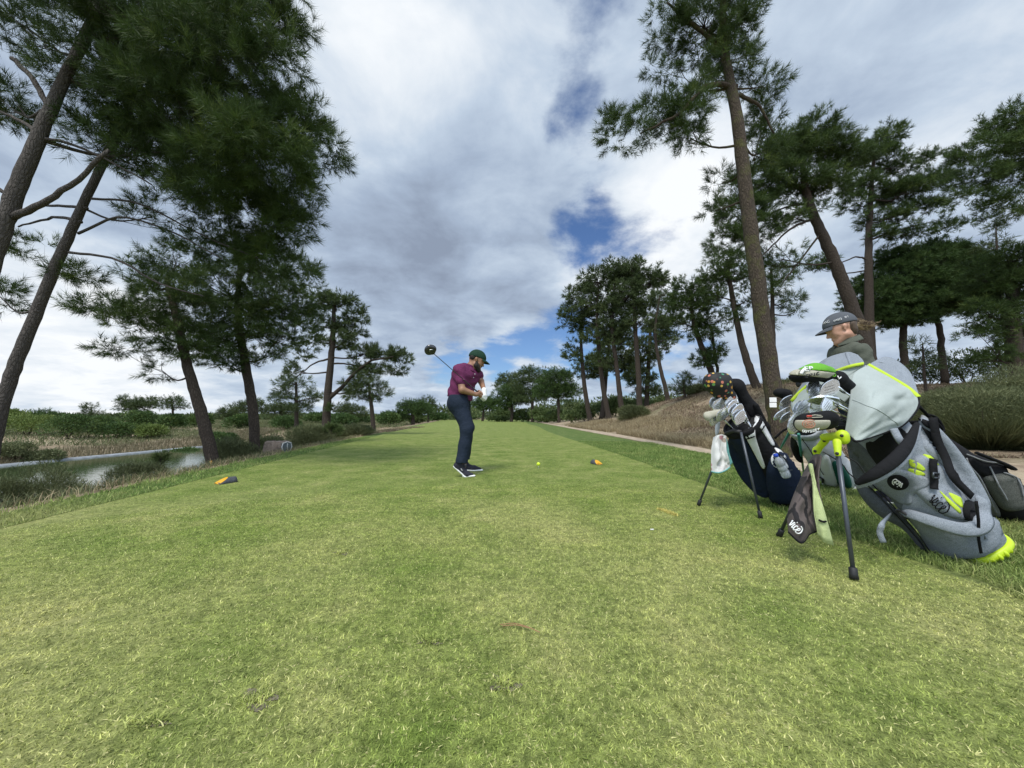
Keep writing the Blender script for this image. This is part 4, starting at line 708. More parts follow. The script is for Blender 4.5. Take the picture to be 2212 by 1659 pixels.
def collar(pts_top, pts_bot, mat, root):
    mb = MB(); loft(mb, [spline(pts_bot, 28), spline((np.asarray(pts_top)+np.asarray(pts_bot))/2+[0, 0, .006], 28), spline(pts_top, 28)], closed=False); o = mb.build('collar', mat, root); solid(o, .007, 0); subs(o, 1); return o
def grip_hand(c, ax, side, fwd, k=.004, s=1.0):
    """fist closed round a shaft through c along ax; side = where the palm's heel lies"""
    ax, side = unit(ax), unit(side); side = unit(side-ax*np.dot(ax, side)); b = np.cross(ax, side); P_ = [(c+side*.026-ax*.03, c+side*.026+ax*.03, .024, .022, .012, side, 1.4)]
    for q in range(4):
        o = c+ax*(-.030+.020*q); r = .0098-.0005*abs(q-1.3); pts = [o+side*.024+b*.018, o+b*.030-side*.004, o+b*.014-side*.030, o-b*.014-side*.026, o-b*.024-side*.004]
        P_ += [(pts[j], pts[j+1], r, r*.95, k) for j in range(4)]
    P_ += [(c+side*.022-b*.022-ax*.01, c-b*.026+ax*.02+side*.004, .013, .0115, k), (c-b*.026+ax*.02+side*.004, c-b*.018-side*.014+ax*.045, .0115, .009, k)]; return P_
def open_hand(w, d, nrm, sgn=1, curl=.5, k=.004):
    d, nrm = unit(d), unit(nrm); s = np.cross(d, nrm)*sgn; P_ = [(w, w+d*.05, .028, .036, .015, nrm, 2.0), (w+d*.05, w+d*.08, .036, .034, .01, nrm, 2.4)]
    for q, (ln, off) in enumerate(((.072, .030), (.082, .010), (.076, -.010), (.060, -.029))):
        a = w+d*.085+s*off; d1 = unit(d-nrm*curl*.5); d2 = unit(d-nrm*curl*1.5); d3 = unit(d-nrm*curl*2.8); b = a+d1*ln*.45; c = b+d2*ln*.32; e = c+d3*ln*.25
        P_ += [(a, b, .0098, .009, k), (b, c, .009, .0083, k), (c, e, .0083, .0072, k)]
    a = w+d*.025+s*.028; b = a+unit(d*.7+s*.8-nrm*.3)*.04; c = b+unit(d*.9+s*.2-nrm*.5)*.032
    return P_+[(a, b, .014, .0115, .006), (b, c, .0115, .009, k)]
def shoe(heel, ball, toe, wn, root, near=True):
    heel, ball, toe, wn = map(lambda q: np.asarray(q, float), (heel, ball, toe, wn)); up = unit(np.cross(unit(ball-heel), wn)); up = up if up[2] > 0 else -up; up2 = np.array([0, 0, 1.0])
    sl = [(heel+up*.012, ball+up*.012, .036, .046, .02, up, 2.6), (ball+up*.012, toe+up2*.014, .046, .036, .02, up2, 2.6)]
    upper = [(heel+up*.045, heel+up*.075, .036, .036, .03), (heel+up*.04, ball+up*.035, .036, .040, .03), (ball+up*.035, toe+up2*.026-unit(toe-ball)*.015, .040, .026, .03), (heel*.45+ball*.55+up*.06, heel*.75+ball*.25+up*.08, .030, .036, .03), (heel+up*.07-unit(ball-heel)*.0, heel*.8+ball*.2+up*.09, .036, .038, .02)]
    o = soft('shoe', upper, .006, M['shoe'], root); s = soft('sole', sl, .006, M['white'], o)
    mb = MB(); lp = [heel*.42+ball*.58+up*.092+wn*0]
    for q in range(4):
        c = heel*(.5-.08*q)+ball*(.5+.08*q)+up*(.092-.006*q); tube(mb, [c-wn*.025, c+up*.004, c+wn*.025], .003, 5)
    mb.build('laces', M['shoe'], o)
    if near:      # the small white side mark
        mb = MB(); c = heel*.52+ball*.48+up*.050-wn*.0405; f = unit(ball-heel); tube(mb, [c-f*.014, c-f*.004+up*.006, c+f*.006-up*.004, c+f*.016+up*.004], .003, 5); mb.build('side_mark', M['lettering'], o)
# ---- golfer
def golfer():
    C = lambda x, y, d: P(877.7+x*.215, 713.2+y*.215, d)
    root = thing('person', (C(600, 1470, 4.95)[0], 4.95, 0), 'golfer in plum polo, navy trousers and green cap swinging a driver', 'person')
    shR, shL = C(533, 405, 4.84), C(706, 425, 5.19); elR, elL = C(562, 600, 4.76), C(751, 515, 5.17); wrR, wrL = C(700, 646, 4.86), C(783, 606, 5.0)
    hipR, hipL = C(522, 735, 4.88), C(545, 735, 5.10); knR, knL = C(612, 985, 4.80), C(622, 975, 5.14); anR, anL = C(555, 1330, 4.76), C(582, 1330, 5.22)
    wa, ch = C(544, 640, 5.0), C(596, 455, 5.0); sd = unit(shL-shR); up = unit(ch-wa); F = np.cross(sd, up); F = F if F[0] > 0 else -F
    h = Frame(C(703, 312, 5.02), (.88, .20, -.36), (.34, .1, .94)); nk = C(645, 375, 5.01)
    # club line
    hand = C(752, 652, 4.93); hd = C(272, 232, 4.42); ax = unit(hd-hand)
    hR, hL = hand+ax*.035, hand-ax*.05
    skin = head_prims(h)+[(h(-.03, 0, -.05), nk, .058, .064, .03), (nk, ch, .058, .08, .03), (ch+sd*.07, wa+sd*.05, .085, .08, .03), (ch-sd*.07, wa-sd*.05, .085, .08, .03), (wa, (hipR+hipL)/2, .085, .09, .03), (shR, elR, .052, .044, .02), (elR, wrR, .046, .029, .015), (shL, elL, .052, .043, .02), (elL, wrL, .044, .028, .015),
            (hipR, knR, .085, .058, .04), (hipL, knL, .085, .058, .04), (knR, anR, .056, .038, .03), (knL, anL, .056, .038, .03), (anR, anR-[0, 0, .05], .036, .034, .02), (anL, anL-[0, 0, .05], .036, .034, .02), (shR, ch-sd*.08, .05, .075, .03), (shL, ch+sd*.08, .05, .075, .03),
            (wrR, hR+unit(wrR-hR)*.03, .028, .026, .015), (wrL, hL+unit(wrL-hL)*.03, .028, .026, .015)]
    skin += grip_hand(hR, ax, wrR-hR, F)+grip_hand(hL, ax, wrL-hL, F)
    soft('body', skin, .0075, M['skin_tan'], root, smooth=1)
    eyes(h, root); cp = cap(h, M['cap_green'], root)
    mb = MB(); e = Frame(h(.105, .01, .088), h.F, h.U); tube(mb, [e(.006, .012, -.004), e(.008, .004, .006), e(.008, -.006, .002), e(.006, -.012, .006)], .004, 5); mb.build('emblem', M['lettering'], cp)
    soft('beard', [(h(.004, s*.060, -.020), h(.012, s*.060, -.062), .020, .026, .02) for s in (1, -1)]+[(h(.040, s*.054, -.045), h(.050, s*.046, -.07), .018, .024, .02) for s in (1, -1)]+[(h(.012, s*.054, -.07), h(.070, s*.024, -.102), .028, .028, .02) for s in (1, -1)]+[(h(.082, -.01, -.105), h(.082, .01, -.105), .026, .026, .02), (h(.096, -.024, -.043), h(.096, .024, -.043), .009, .009, .006)], .005, M['beard'], root)
    soft('hair', [(h(-.062, -.04, .026), h(-.062, .04, .026), .046, .046, .03), (h(-.03, -.070, .030), h(.0, -.074, .018), .014, .010, .01), (h(-.03, .070, .030), h(.0, .074, .018), .014, .010, .01)], .006, M['beard'], root)
    fold = lambda X: 0.0055*np.sin(48*(X[..., 2]+.6*X[..., 0])+4*np.sin(7*X[..., 1]))
    shirt = [(ch+sd*.085+F*.0, wa+sd*.075, .128, .116, .07), (ch-sd*.085, wa-sd*.075, .128, .120, .07), (wa+sd*.06, wa+sd*.06-[0, 0, .07]-F*.01, .120, .127, .05), (wa-sd*.06, wa-sd*.06-[0, 0, .07]-F*.01, .120, .127, .05), (wa-sd*.03, wa-[0, 0, .12]-sd*.03, .112, .122, .04), (wa+sd*.03, wa-[0, 0, .12]+sd*.03, .112, .122, .04), (C(632, 350, 5.0), C(545, 392, 4.93), .060, .075, .05), (C(640, 352, 5.02), shL, .055, .065, .05), (nk-up*.05, ch+up*.02, .075, .135, .06), (shR, shR*.42+elR*.58, .070, .066, .05), (shL, shL*.5+elL*.5, .068, .062, .05), (shR, ch-sd*.1, .07, .12, .06), (shL, ch+sd*.1, .07, .12, .06), (ch-F*.04, wa*.6+ch*.4-F*.03, .12, .108, .06)]
    dR, dL = unit(elR-shR), unit(elL-shL)
    soft('polo_shirt', shirt, .008, M['polo_plum'], root, cuts=[(wa-[0, 0, .07], np.array([-.20, 0, -1.0])), (h(-.035, 0, -.085), h.U*.8+np.array([-.1, 0, .6])+h.F*.2)], warp=fold)
    for (a, b, f, r) in ((shR, elR, .60, .064), (shL, elL, .52, .060)):
        c = a+(b-a)*f; mb = MB(); tube(mb, [c-unit(b-a)*.022, c, c+unit(b-a)*.004], [r+.001, r+.002, r-.002], 18); mb.build('sleeve_cuff', M['polo_plum'], root)
    fr = Frame(nk+up*.0, F, up); R0, R1 = .078, .088
    A = np.linspace(0.35, 2*math.pi-.35, 9); collar([fr(R0*math.cos(a)*.9+.01, R0*math.sin(a)*.9, .018-.022*math.cos(a)) for a in A], [fr(R1*math.cos(a)*1.12+.012, R1*math.sin(a)*1.15, -.025-.035*math.cos(a)) for a in A], M['polo_plum'], root)
    for q in range(2):
        mb = MB(); ellipsoid(mb, ch+F*(.136-.004*q)+up*(.045-.05*q)+sd*.01, (.006, .006, .006)); mb.build('button', M['lettering'], root)
    fold2 = lambda X: 0.004*np.sin(34*X[..., 2]+9*np.sin(5*X[..., 0]+3*X[..., 1]))*(0.35+0.65*np.exp(-((X[..., 2]-hipR[2]+.42)/.13)**2)+0.6*np.exp(-((X[..., 2]-anR[2])/.1)**2))
    tr = [(hipR+[0, .02, .10], hipR, .116, .126, .06), (hipL+[0, -.02, .10], hipL, .116, .122, .06), (hipR-F*.02, hipL-F*.02, .124, .12, .06), (hipR, knR, .119, .084, .05), (hipL, knL, .115, .080, .05), (knR, anR, .082, .075, .04), (knL, anL, .080, .073, .04)]
    soft('trousers', tr, .008, M['navy'], root, cuts=[(wa-[0, 0, .02], (0, 0, 1.0)), (anR-[0, 0, .005], (-.1, 0, -1.0))], warp=fold2)
    wn = np.array([.05, 1, 0]); g0 = .004
    a = C(487, 1385, 4.76); b = C(590, 1463, 4.76); c = C(668, 1466, 4.76); b[2] = g0; c[2] = g0; a[2] = max(a[2], .05); shoe(a, b, c, unit(wn), root)
    a = C(598, 1400, 5.24); b = C(665, 1400, 5.26); c = C(692, 1400, 5.26); a[2] = .02; b[2] = c[2] = g0; a = np.array([a[0]-.03, a[1], .012]); b = a+[.14, .02, -.006]; c = a+[.235, .03, -.008]; shoe(a, b, c, unit(wn), root, False)
    soft('glove', [(q[0], q[1], q[2]+.0035, q[3]+.0035)+tuple(q[4:]) for q in grip_hand(hL, ax, wrL-hL, F)]+[(wrL+unit(elL-wrL)*.012, hL+unit(wrL-hL)*.03, .038, .040, .02)], .006, M['white_cloth'], root, smooth=1)
    for an, kn in ((anR, knR), (anL, knL)):
        mb = MB(); tube(mb, [an+[0, 0, .03], an-[0, 0, .03], an-[0, 0, .055]], [.041, .04, .041], 16); mb.build('sock', M['sock'], root)
    # the driver in his hands is a thing of its own
    cl = thing('golf_club', hd, 'black driver swung back in the golfer\'s hands', 'golf club')
    mb = MB(); tube(mb, [hand-ax*.11, hand+ax*.17], [.0125, .0095], 10); mb.build('grip', M['black_rubber'], cl)
    mb = MB(); tube(mb, [hand+ax*.17, hd], [.0065, .0048], 8); mb.build('shaft', M['graphite'], cl)
    sdir = unit(np.cross(ax, (0, 1, .2))); nrm = np.cross(ax, sdir); body = hd+ax*.045+sdir*-.012
    o = soft('club_head', [(hd, hd+ax*.02, .012, .016, .01), (body-sdir*.018, body+sdir*.03+ax*.01, .050, .048, .04, nrm, 1.7), (body+ax*.035, body+ax*.035+sdir*.01, .042, .042, .04, nrm, 1.8)], .005, M['gloss_black'], cl)
    mb = MB(); c = body-nrm*.036 if nrm[1] > 0 else body+nrm*.036; tube(mb, [c-sdir*.025, c+ax*.03, c+sdir*.02+ax*.012], .004, 5); mb.build('sole_mark', M['steel'], o)
def bystander():
    C = lambda x, y, d: P(1728.1+x*.09918, 658.3+y*.09918, d)
    D = 3.28; c0 = C(1420, 900, D+.05); z0 = float(hgt(c0[0], c0[1])); root = thing('person', (c0[0], c0[1], z0), 'person with ponytail, grey cap and olive polo standing behind the golf bags looking down', 'person')
    h = Frame(C(905, 548, D), (-.78, .54, -.32), (-.30, .2, .93)); nk = C(1050, 800, D+.01); shL, shR = C(1335, 1010, D-.17), C(775, 1060, D+.17); sd = unit(shL-shR); up = np.array([0, 0, 1.0]); ch = C(1060, 1130, D); F = unit(np.cross(sd, up)); F = F if F[0] < 0 else -F
    wa = ch-[0, 0, .28]+[.05, 0, 0]; hip = ch-[0, 0, .42]+[.09, .02, 0]; elL, elR = shL+sd*.05+np.array([.03, 0, -.28]), shR-sd*.04+np.array([0, 0, -.28]); wrL, wrR = elL+F*.21+[0, 0, -.07]-sd*.07, elR+F*.20+[0, 0, -.07]+sd*.07
    hL, hR = hip+sd*.09, hip-sd*.09; kL, kR = np.array([*(hL+F*.02+[.12, .02, 0])[:2], .46]), np.array([*(hR+F*.03+[.12, .02, 0])[:2], .46]); aL, aR = np.array([*(hL+[.32, .03, 0])[:2], .09]), np.array([*(hR+[.32, .03, 0])[:2], .09])
    skin = head_prims(h)+[(h(-.03, 0, -.05), nk, .052, .058, .03), (nk, ch+[0, 0, .05], .054, .085, .03), (ch+sd*.065, wa+sd*.05, .085, .085, .03), (ch-sd*.065, wa-sd*.05, .085, .085, .03), (wa, hip, .09, .10, .03), (shL, elL, .048, .040, .02), (shR, elR, .048, .040, .02), (elL, wrL, .041, .026, .015), (elR, wrR, .041, .026, .015), (hL, kL, .08, .055, .04), (hR, kR, .08, .055, .04), (kL, aL, .052, .036, .03), (kR, aR, .052, .036, .03)]
    skin += open_hand(wrL, F-sd*.6, sd*-.3+up*.9, 1, .6)+open_hand(wrR, F+sd*.6, sd*.3+up*.9, -1, .6)
    soft('body', skin, .0065, M['skin_fair'], root, smooth=1); eyes(h, root)
    cp = cap(h, M['cap_grey'], root)
    for txt, a0, u0, hs, ws in (('PRO V1', .30, .074, .017, .0165), ('MAC', 1.20, .092, .021, .020)):
        mb = MB(); sg = 1 if np.dot(h.S, (0, -1, 0)) > 0 else -1
        def place(x, y, a0=a0, u0=u0, hs=hs, ws=ws):
            a = a0+math.pi/2-(x*ws)/.096 if False else math.pi/2*1.0+a0*-1+0*x
            ang = (1.35 if txt == 'MAC' else 1.42)-0; 
            th = (0.42 if txt == 'MAC' else 1.22)+(x*ws)/.097; rr = .1005-.10*max(0, (u0+y*hs-.075))
            return h(-.004+rr*math.cos(th)*1.16, sg*rr*math.sin(th), u0+y*hs)
        stroke_text(mb, txt, place, .0021); mb.build('lettering', M['lettering'], cp)
    soft('hair', [(h(-.062, -.034, .020), h(-.062, .034, .020), .043, .043, .03), (h(-.10, 0, .03), h(-.12, 0, .035), .026, .020, .02), (h(-.066, -.030, -.03), h(-.066, .030, -.03), .032, .032, .03), (h(-.058, -.02, -.06), h(-.058, .02, -.06), .022, .022, .03)], .006, M['hair_brown'], root)
    g = rng(5); mb, mb2 = MB(), MB(); b0 = C(1105, 450, 3.52); mid = C(1260, 430, 3.54); end = C(1480, 470, 3.56)
    for k in range(620):
        o = g.normal(size=3)*.010; q = g.normal(size=3)*np.array([.024, .022, .022]); e = g.normal(size=3)*np.array([.05, .026, .020]); pts = spline([b0+o, mid+q, end*(1)+e+(mid-end)*.35*g.random()], 7)
        tube(mb2 if k % 5 < 3 else mb, pts, np.linspace(.0032, .0008, 7), 3, cap=False)
    tl = mb.build('ponytail', M['hair_brown'], root); mb2.build('blond_ends', M['hair_blond'], tl)
    mb = MB(); tube(mb, [b0-[.006, 0, 0], b0+[.008, 0, 0]], .022, 12); mb.build('hair_tie', M['black_rubber'], tl)
    fold = lambda X: 0.0028*np.sin(60*(X[..., 2]-.7*X[..., 0])+5*np.sin(8*X[..., 1]))
    sh = [(ch+sd*.075, wa+sd*.055, .106, .104, .05), (ch-sd*.075, wa-sd*.055, .106, .104, .05), (wa+sd*.055, hip+sd*.055, .106, .118, .04), (wa-sd*.055, hip-sd*.055, .106, .118, .04), (nk-up*.035, ch+up*.05, .062, .10, .04), (nk-up*.045, shL-[0, 0, .0], .052, .058, .03), (nk-up*.045, shR, .052, .058, .03), (shL, shL*.42+elL*.58, .062, .062, .022), (shR, shR*.42+elR*.58, .062, .062, .022)]
    soft('polo_shirt', sh, .0075, M['polo_olive'], root, cuts=[(hip-[0, 0, .05], (0, 0, -1.0)), (nk+[0, 0, .004], np.array([-.45, 0, .9]))], warp=fold)
    fr = Frame(nk, F*.9+np.array([-.2, 0, 0]), up+np.array([-.30, 0, 0])); A = np.linspace(0.3, 2*math.pi-.3, 9); R0, R1 = .070, .092
    collar([fr(R0*math.cos(a)*1.0, R0*math.sin(a), .040-.018*math.cos(a)) for a in A], [fr(R1*math.cos(a)*1.2+.01, R1*math.sin(a)*1.18, -.018-.032*math.cos(a)) for a in A], M['polo_olive'], root)
    for q in range(2):
        mb = MB(); ellipsoid(mb, ch+F*.112+up*(.09-.06*q), (.005, .005, .005)); mb.build('button', M['polo_olive'], root)
    soft('trousers', [(hip+sd*.06, hip+sd*.07-[0, 0, .05], .115, .12, .05), (hip-sd*.06, hip-sd*.07-[0, 0, .05], .115, .12, .05), (hL, kL, .105, .075, .05), (hR, kR, .105, .075, .05), (kL, aL, .074, .068, .03), (kR, aR, .074, .068, .03)], .009, M['navy'], root, cuts=[(hip+[0, 0, .05], (0, 0, 1.0)), ((0, 0, .06), (0, 0, -1.0))])
    for a in (aL, aR):
        hl = np.array([a[0], a[1], z0+.006])-F*.05; hl[2] = z0+.006; shoe(hl, hl+F*.16, hl+F*.25, unit(np.cross(up, F)), root, False)
M['black_rubber'] = simple('black_rubber', (0.012, 0.012, 0.013), 0.6, 0.2); M['graphite'] = simple('graphite_shaft', (0.03, 0.03, 0.035), 0.25, 0.1, coat=0.5); M['gloss_black'] = simple('gloss_black_lacquer', (0.015, 0.015, 0.017), 0.18, 0.2, 60, coat=0.6)
M['steel'] = simple('polished_steel', (0.62, 0.63, 0.65), 0.22, 0.12, 60, metal=1.0)
golfer(); bystander()
# ---------------------------------------------------------------- golf bags, clubs, towels
from mathutils.geometry import delaunay_2d_cdt
M['heather'] = cloth('heather_grey', (0.21, 0.235, 0.27), (0.33, 0.365, 0.405), fine=420, wr=0.35); M['heather_dark'] = cloth('dark_heather', (0.085, 0.095, 0.105), (0.125, 0.135, 0.15), fine=420, wr=0.35)
M['neon'] = simple('neon_yellow_plastic', (0.50, 0.66, 0.015), 0.5, 0.06, 20); M['neon_cloth'] = cloth('neon_yellow_cloth', (0.46, 0.62, 0.04), (0.54, 0.70, 0.07), mott=.1, wr=.15)
M['black_cloth'] = cloth('black_nylon', (0.008, 0.008, 0.009), (0.014, 0.014, 0.016), wr=0.4); M['navy_cloth'] = cloth('navy_nylon', (0.010, 0.018, 0.042), (0.016, 0.026, 0.055), wr=0.4)
M['hood_in'] = cloth('hood_lining', (0.36, 0.405, 0.385), (0.40, 0.445, 0.425), fine=300, mott=.06, wr=0.15); M['white_vinyl'] = simple('white_vinyl', (0.74, 0.75, 0.76), 0.4, 0.06, 8, .1, 60); M['leg'] = simple('anodised_dark_leg', (0.075, 0.085, 0.10), 0.4, 0.1, 40, metal=0.5)
M['dark_hole'] = simple('black_felt_divider', (0.006, 0.006, 0.006), 0.9, 0.2); M['chrome'] = simple('chrome', (0.80, 0.82, 0.85), 0.24, 0.1, 90, metal=0.88); M['green_cloth'] = cloth('bottle_green_nylon', (0.01, 0.085, 0.06), (0.02, 0.12, 0.085))
M['bag_white'] = cloth('pale_grey_nylon', (0.50, 0.53, 0.55), (0.60, 0.63, 0.65), wr=.4); M['teal'] = simple('teal_leg', (0.05, 0.22, 0.18), 0.4); M['silver_cloth'] = cloth('silver_grey_nylon', (0.22, 0.23, 0.24), (0.30, 0.31, 0.32)); M['mesh_net'] = cloth('grey_mesh_net', (0.07, 0.075, 0.065), (0.13, 0.135, 0.12), fine=260)
M['hc_green'] = cloth('lime_green_knit', (0.12, 0.36, 0.03), (0.17, 0.46, 0.05)); M['hc_tan'] = cloth('beige_leatherette', (0.45, 0.43, 0.34), (0.52, 0.50, 0.40), wr=.15); M['copper'] = simple('copper_embroidery', (0.45, 0.16, 0.09), 0.5, .1); M['red'] = simple('red_patch', (0.5, 0.05, 0.03), 0.5)
def patterned(name, base, cols, scale):
    m, t, b = nt(name); v = N(t, 'ShaderNodeTexVoronoi', i_Scale=scale); L(t, pos(t), v.inputs['Vector']); sx = N(t, 'ShaderNodeSeparateColor'); L(t, v.outputs['Color'], sx.inputs[0])
    c = ramp(t, sx.outputs[0], [(k/len(cols), q) for k, q in enumerate(cols)], 'CONSTANT').outputs[0]; c = mix(t, c, base, ramp(t, v.outputs['Distance'], [(0.27, (0, 0, 0)), (0.34, (1, 1, 1))]).outputs[0])
    L(t, c, b.inputs['Base Color']); b.inputs['Roughness'].default_value = .7; return m
M['fruit'] = patterned('fruit_print', (0.012, 0.012, 0.012), [(0.55, 0.28, 0.03), (0.05, 0.22, 0.12), (0.62, 0.40, 0.08), (0.5, 0.16, 0.10), (0.10, 0.25, 0.06)], 26)
def towel_mat(name, base, dark, scale):
    m, t, b = nt(name); w = N(t, 'ShaderNodeTexWave', i_Scale=scale, i_Distortion=9.0, i_Detail=4.0, wave_type='BANDS'); L(t, pos(t), w.inputs['Vector']); f = noise(t, 7, 4)
    c = mix(t, base, dark, ramp(t, w.outputs['Fac'], [(0.72, (0, 0, 0)), (0.86, (1, 1, 1))]).outputs[0]); c = mix(t, c, tuple(x*.55 for x in base), ramp(t, f, [(.5, (0, 0, 0)), (.75, (1, 1, 1))]).outputs[0])
    L(t, c, b.inputs['Base Color']); b.inputs['Roughness'].default_value = .95; bumpn(t, noise(t, 400, 2), .4, .004, b); return m
M['towel_brown'] = towel_mat('branch_print_towel', (0.115, 0.092, 0.088), (0.018, 0.016, 0.018), 5.0); M['towel_lime'] = cloth('lime_towel', (0.52, 0.60, 0.28), (0.60, 0.68, 0.34), wr=.3)
M['towel_dirty'] = patterned('stained_white_towel', (0.62, 0.62, 0.60), [(0.30, 0.24, 0.20), (0.58, 0.56, 0.55), (0.62, 0.62, 0.60), (0.45, 0.22, 0.25), (0.6, 0.6, 0.58)], 14); M['aqua'] = cloth('aqua_towel_edge', (0.16, 0.42, 0.40), (0.22, 0.5, 0.48))
K3 = lambda x, y: (1645.8+x*.3802, 658.3+y*.3802)
K2 = lambda x, y: (1453.8+x*.3307, 630.9+y*.3307)
K1 = lambda x, y: (1673.2+x*.2150, 740.6+y*.2150)
K4 = lambda x, y: (1865.2+x*.1819, 987.5+y*.1819)
EYE = Vector((0, 0, H))
def word(o, sc, rd):
    """the handwritten four-letter word as pen strokes: v, i, c, e"""
    R = np.array(rd)/np.hypot(*rd); U = np.array([R[1], -R[0]]); S = [[(-.05, .85), (.06, 1), (.18, .3), (.3, 0), (.45, .4), (.52, 1), (.64, .92)], [(.8, .95), (.8, .2), (.9, 0), (1.05, .2)], [(.86, 1.35), (.90, 1.45)], [(1.62, .8), (1.42, 1), (1.18, .65), (1.25, .1), (1.5, 0), (1.75, .3)], [(1.75, .3), (2.2, .65), (2.2, .98), (1.95, .95), (1.82, .45), (2.0, 0), (2.45, .1), (2.75, .6), (2.5, 1.3), (1.9, 1.5)]]
    return [[tuple(np.array(o)+R*x*sc+U*y*sc) for x, y in st] for st in S]
class Bag:
    def __init__(s, name, base, rim, label, group, prof, sideways=None):
        s.b, s.r = np.asarray(base, float), np.asarray(rim, float); s.len = np.linalg.norm(s.r-s.b); s.A = unit(s.r-s.b); s.S = unit(np.cross(s.A, (0, 0, 1.0)))
        if np.dot(s.S, (0, -1, 0)) < 0: s.S = -s.S
        s.B = unit(np.cross(s.S, s.A)); s.B = s.B if s.B[2] > 0 else -s.B; s.prof = prof; s.root = thing(name, (s.b[0], s.b[1], 0), label, 'golf bag', group); s.hits = []
    def at(s, a, b, c): return s.b+s.A*a+s.B*b+s.S*c
    def ring(s, a, hb, hs, n=40, e=2.6, ob=0.0):
        t = np.arange(n)*2*np.pi/n; cx, sx = np.cos(t), np.sin(t); x = np.sign(cx)*np.abs(cx)**(2/e)*hb; y = np.sign(sx)*np.abs(sx)**(2/e)*hs
        return s.b+s.A*a+np.outer(x+ob, s.B)+np.outer(y, s.S)
    def body(s, mat, cuff, rimw=.012):
        mb = MB(); loft(mb, [s.ring(a*s.len, hb, hs, ob=(q[0] if q else 0)) for a, hb, hs, *q in s.prof]); o = mb.build('body', mat, s.root); s.add(mb)
        a, hb, hs = s.prof[-1][:3]; mb = MB(); Lr = s.len
        loft(mb, [s.ring(Lr+x, hb+y, hs+y) for x, y in ((-.05, .004), (-.045, .010), (.012, .012), (.022, .006), (.020, -.006), (.0, -.014))], cap=False); mb.build('cuff', cuff, s.root); s.add(mb)
        mb = MB(); loft(mb, [s.ring(Lr+x, hb-y, hs-y) for x, y in ((.004, .010), (-.02, .012), (-.03, .05))], cap=True); mb.build('divider', M['dark_hole'], s.root); return o
    def add(s, mb):
        V = np.concatenate(mb.V); F = [list(f) for q in mb.F for f in q]; s.hits.append(BVHTree.FromPolygons([Vector(v) for v in V], F)); return mb
    def cast(s, u, v):
        d = Vector(ray(u, v)).normalized(); best = None
        for t in s.hits:
            h = t.ray_cast(EYE, d)
            if h[0] is not None and (best is None or h[3] < best[2]): best = (h[0], h[1], h[3])
        if best is None:
            c = (s.b+s.r)/2; q = EYE+d*float(np.linalg.norm(c-np.array(EYE))); bd = 9
            for k in range(3):
                for t in s.hits:
                    h = t.find_nearest(q)
                    if h[0] is not None and (best is None or h[3] < bd): best = (h[0], h[1], h[3]); bd = h[3]
                q = EYE+d*((best[0]-EYE).length)
            return np.array(q), -np.array(d)
        n = np.array(best[1]); n = n if np.dot(n, d) < 0 else -n; return np.array(best[0]), n
    def patch(s, name, poly, mat, h=.004, bulge=0.0, K=None, parent=None, step=6.0, hit=True, round_=True):
        """a panel or stuffed pocket drawn as an outline on the bag, laid on the bag's own surface"""
        p = np.array([K(*q) for q in poly] if K else poly, float)
        if round_: p = spline(np.vstack([p, p[:1]]), max(24, 6*len(p)))[:-1]
        elif len(p) < 20:
            q = [p[k]+(np.roll(p, -1, 0)[k]-p[k])*t for k in range(len(p)) for t in np.arange(0, 1, min(.5, step/max(1, np.linalg.norm(np.roll(p, -1, 0)[k]-p[k]))))]; p = np.array(q)
        n = len(p); mn, mx = p.min(0), p.max(0); pts = [Vector(q) for q in p]
        gx, gy = np.meshgrid(np.arange(mn[0]+step/2, mx[0], step), np.arange(mn[1]+step/2, mx[1], step)); q = np.stack([gx.ravel(), gy.ravel()], 1)
        a, b = p, np.roll(p, -1, 0); ins = np.zeros(len(q), bool); dist = np.full(len(q), 1e9)
        for k in range(n):
            c = ((a[k, 1] > q[:, 1]) != (b[k, 1] > q[:, 1])); ins ^= c & (q[:, 0] < (b[k, 0]-a[k, 0])*(q[:, 1]-a[k, 1])/(b[k, 1]-a[k, 1]+1e-12)+a[k, 0])
            ab = b[k]-a[k]; t = np.clip(((q-a[k])@ab)/(ab@ab+1e-9), 0, 1); dist = np.minimum(dist, np.linalg.norm(q-a[k]-t[:, None]*ab, axis=1))
        ok = ins & (dist > step*.45); q, dist = q[ok], dist[ok]; pts += [Vector(x) for x in q]
        vs, _, fs, *_ = delaunay_2d_cdt(pts, [(k, (k+1) % n) for k in range(n)], [list(range(n))], 1, 1e-4)
        D = np.zeros(len(vs)); vv = np.array([[x[0], x[1]] for x in vs])
        for k in range(len(vv)):
            if len(q):
                j = np.argmin(((q-vv[k])**2).sum(1)); D[k] = dist[j] if ((q[j]-vv[k])**2).sum() < .01 else 0
        mxd = max(step*1.5, D.max()*.55); out, nr = [], []
        for k in range(len(vv)):
            P_, n_ = s.cast(*vv[k]); out.append(P_); nr.append(n_)
        out, nr = np.array(out), np.array(nr)
        if n > 22:
            tr_ = np.array([list(f) for f in fs if len(f) == 3], int); E_ = np.vstack([tr_[:, [0, 1]], tr_[:, [1, 2]], tr_[:, [2, 0]]]); E_ = np.vstack([E_, E_[:, ::-1]]); E_ = E_[(E_[:, 0] >= n)]
            for _ in range(5):
                S_ = np.zeros_like(out); C_ = np.zeros(len(out)); np.add.at(S_, E_[:, 0], out[E_[:, 1]]); np.add.at(C_, E_[:, 0], 1); k_ = C_ > 0; k_[:n] = False
                out[k_] = .4*out[k_]+.6*S_[k_]/C_[k_][:, None]; b0 = out[:n].copy(); out[:n] = .5*b0+.25*(np.roll(b0, 1, 0)+np.roll(b0, -1, 0)); nr[:n] = unit(.4*nr[:n]+.3*(np.roll(nr[:n], 1, 0)+np.roll(nr[:n], -1, 0)))
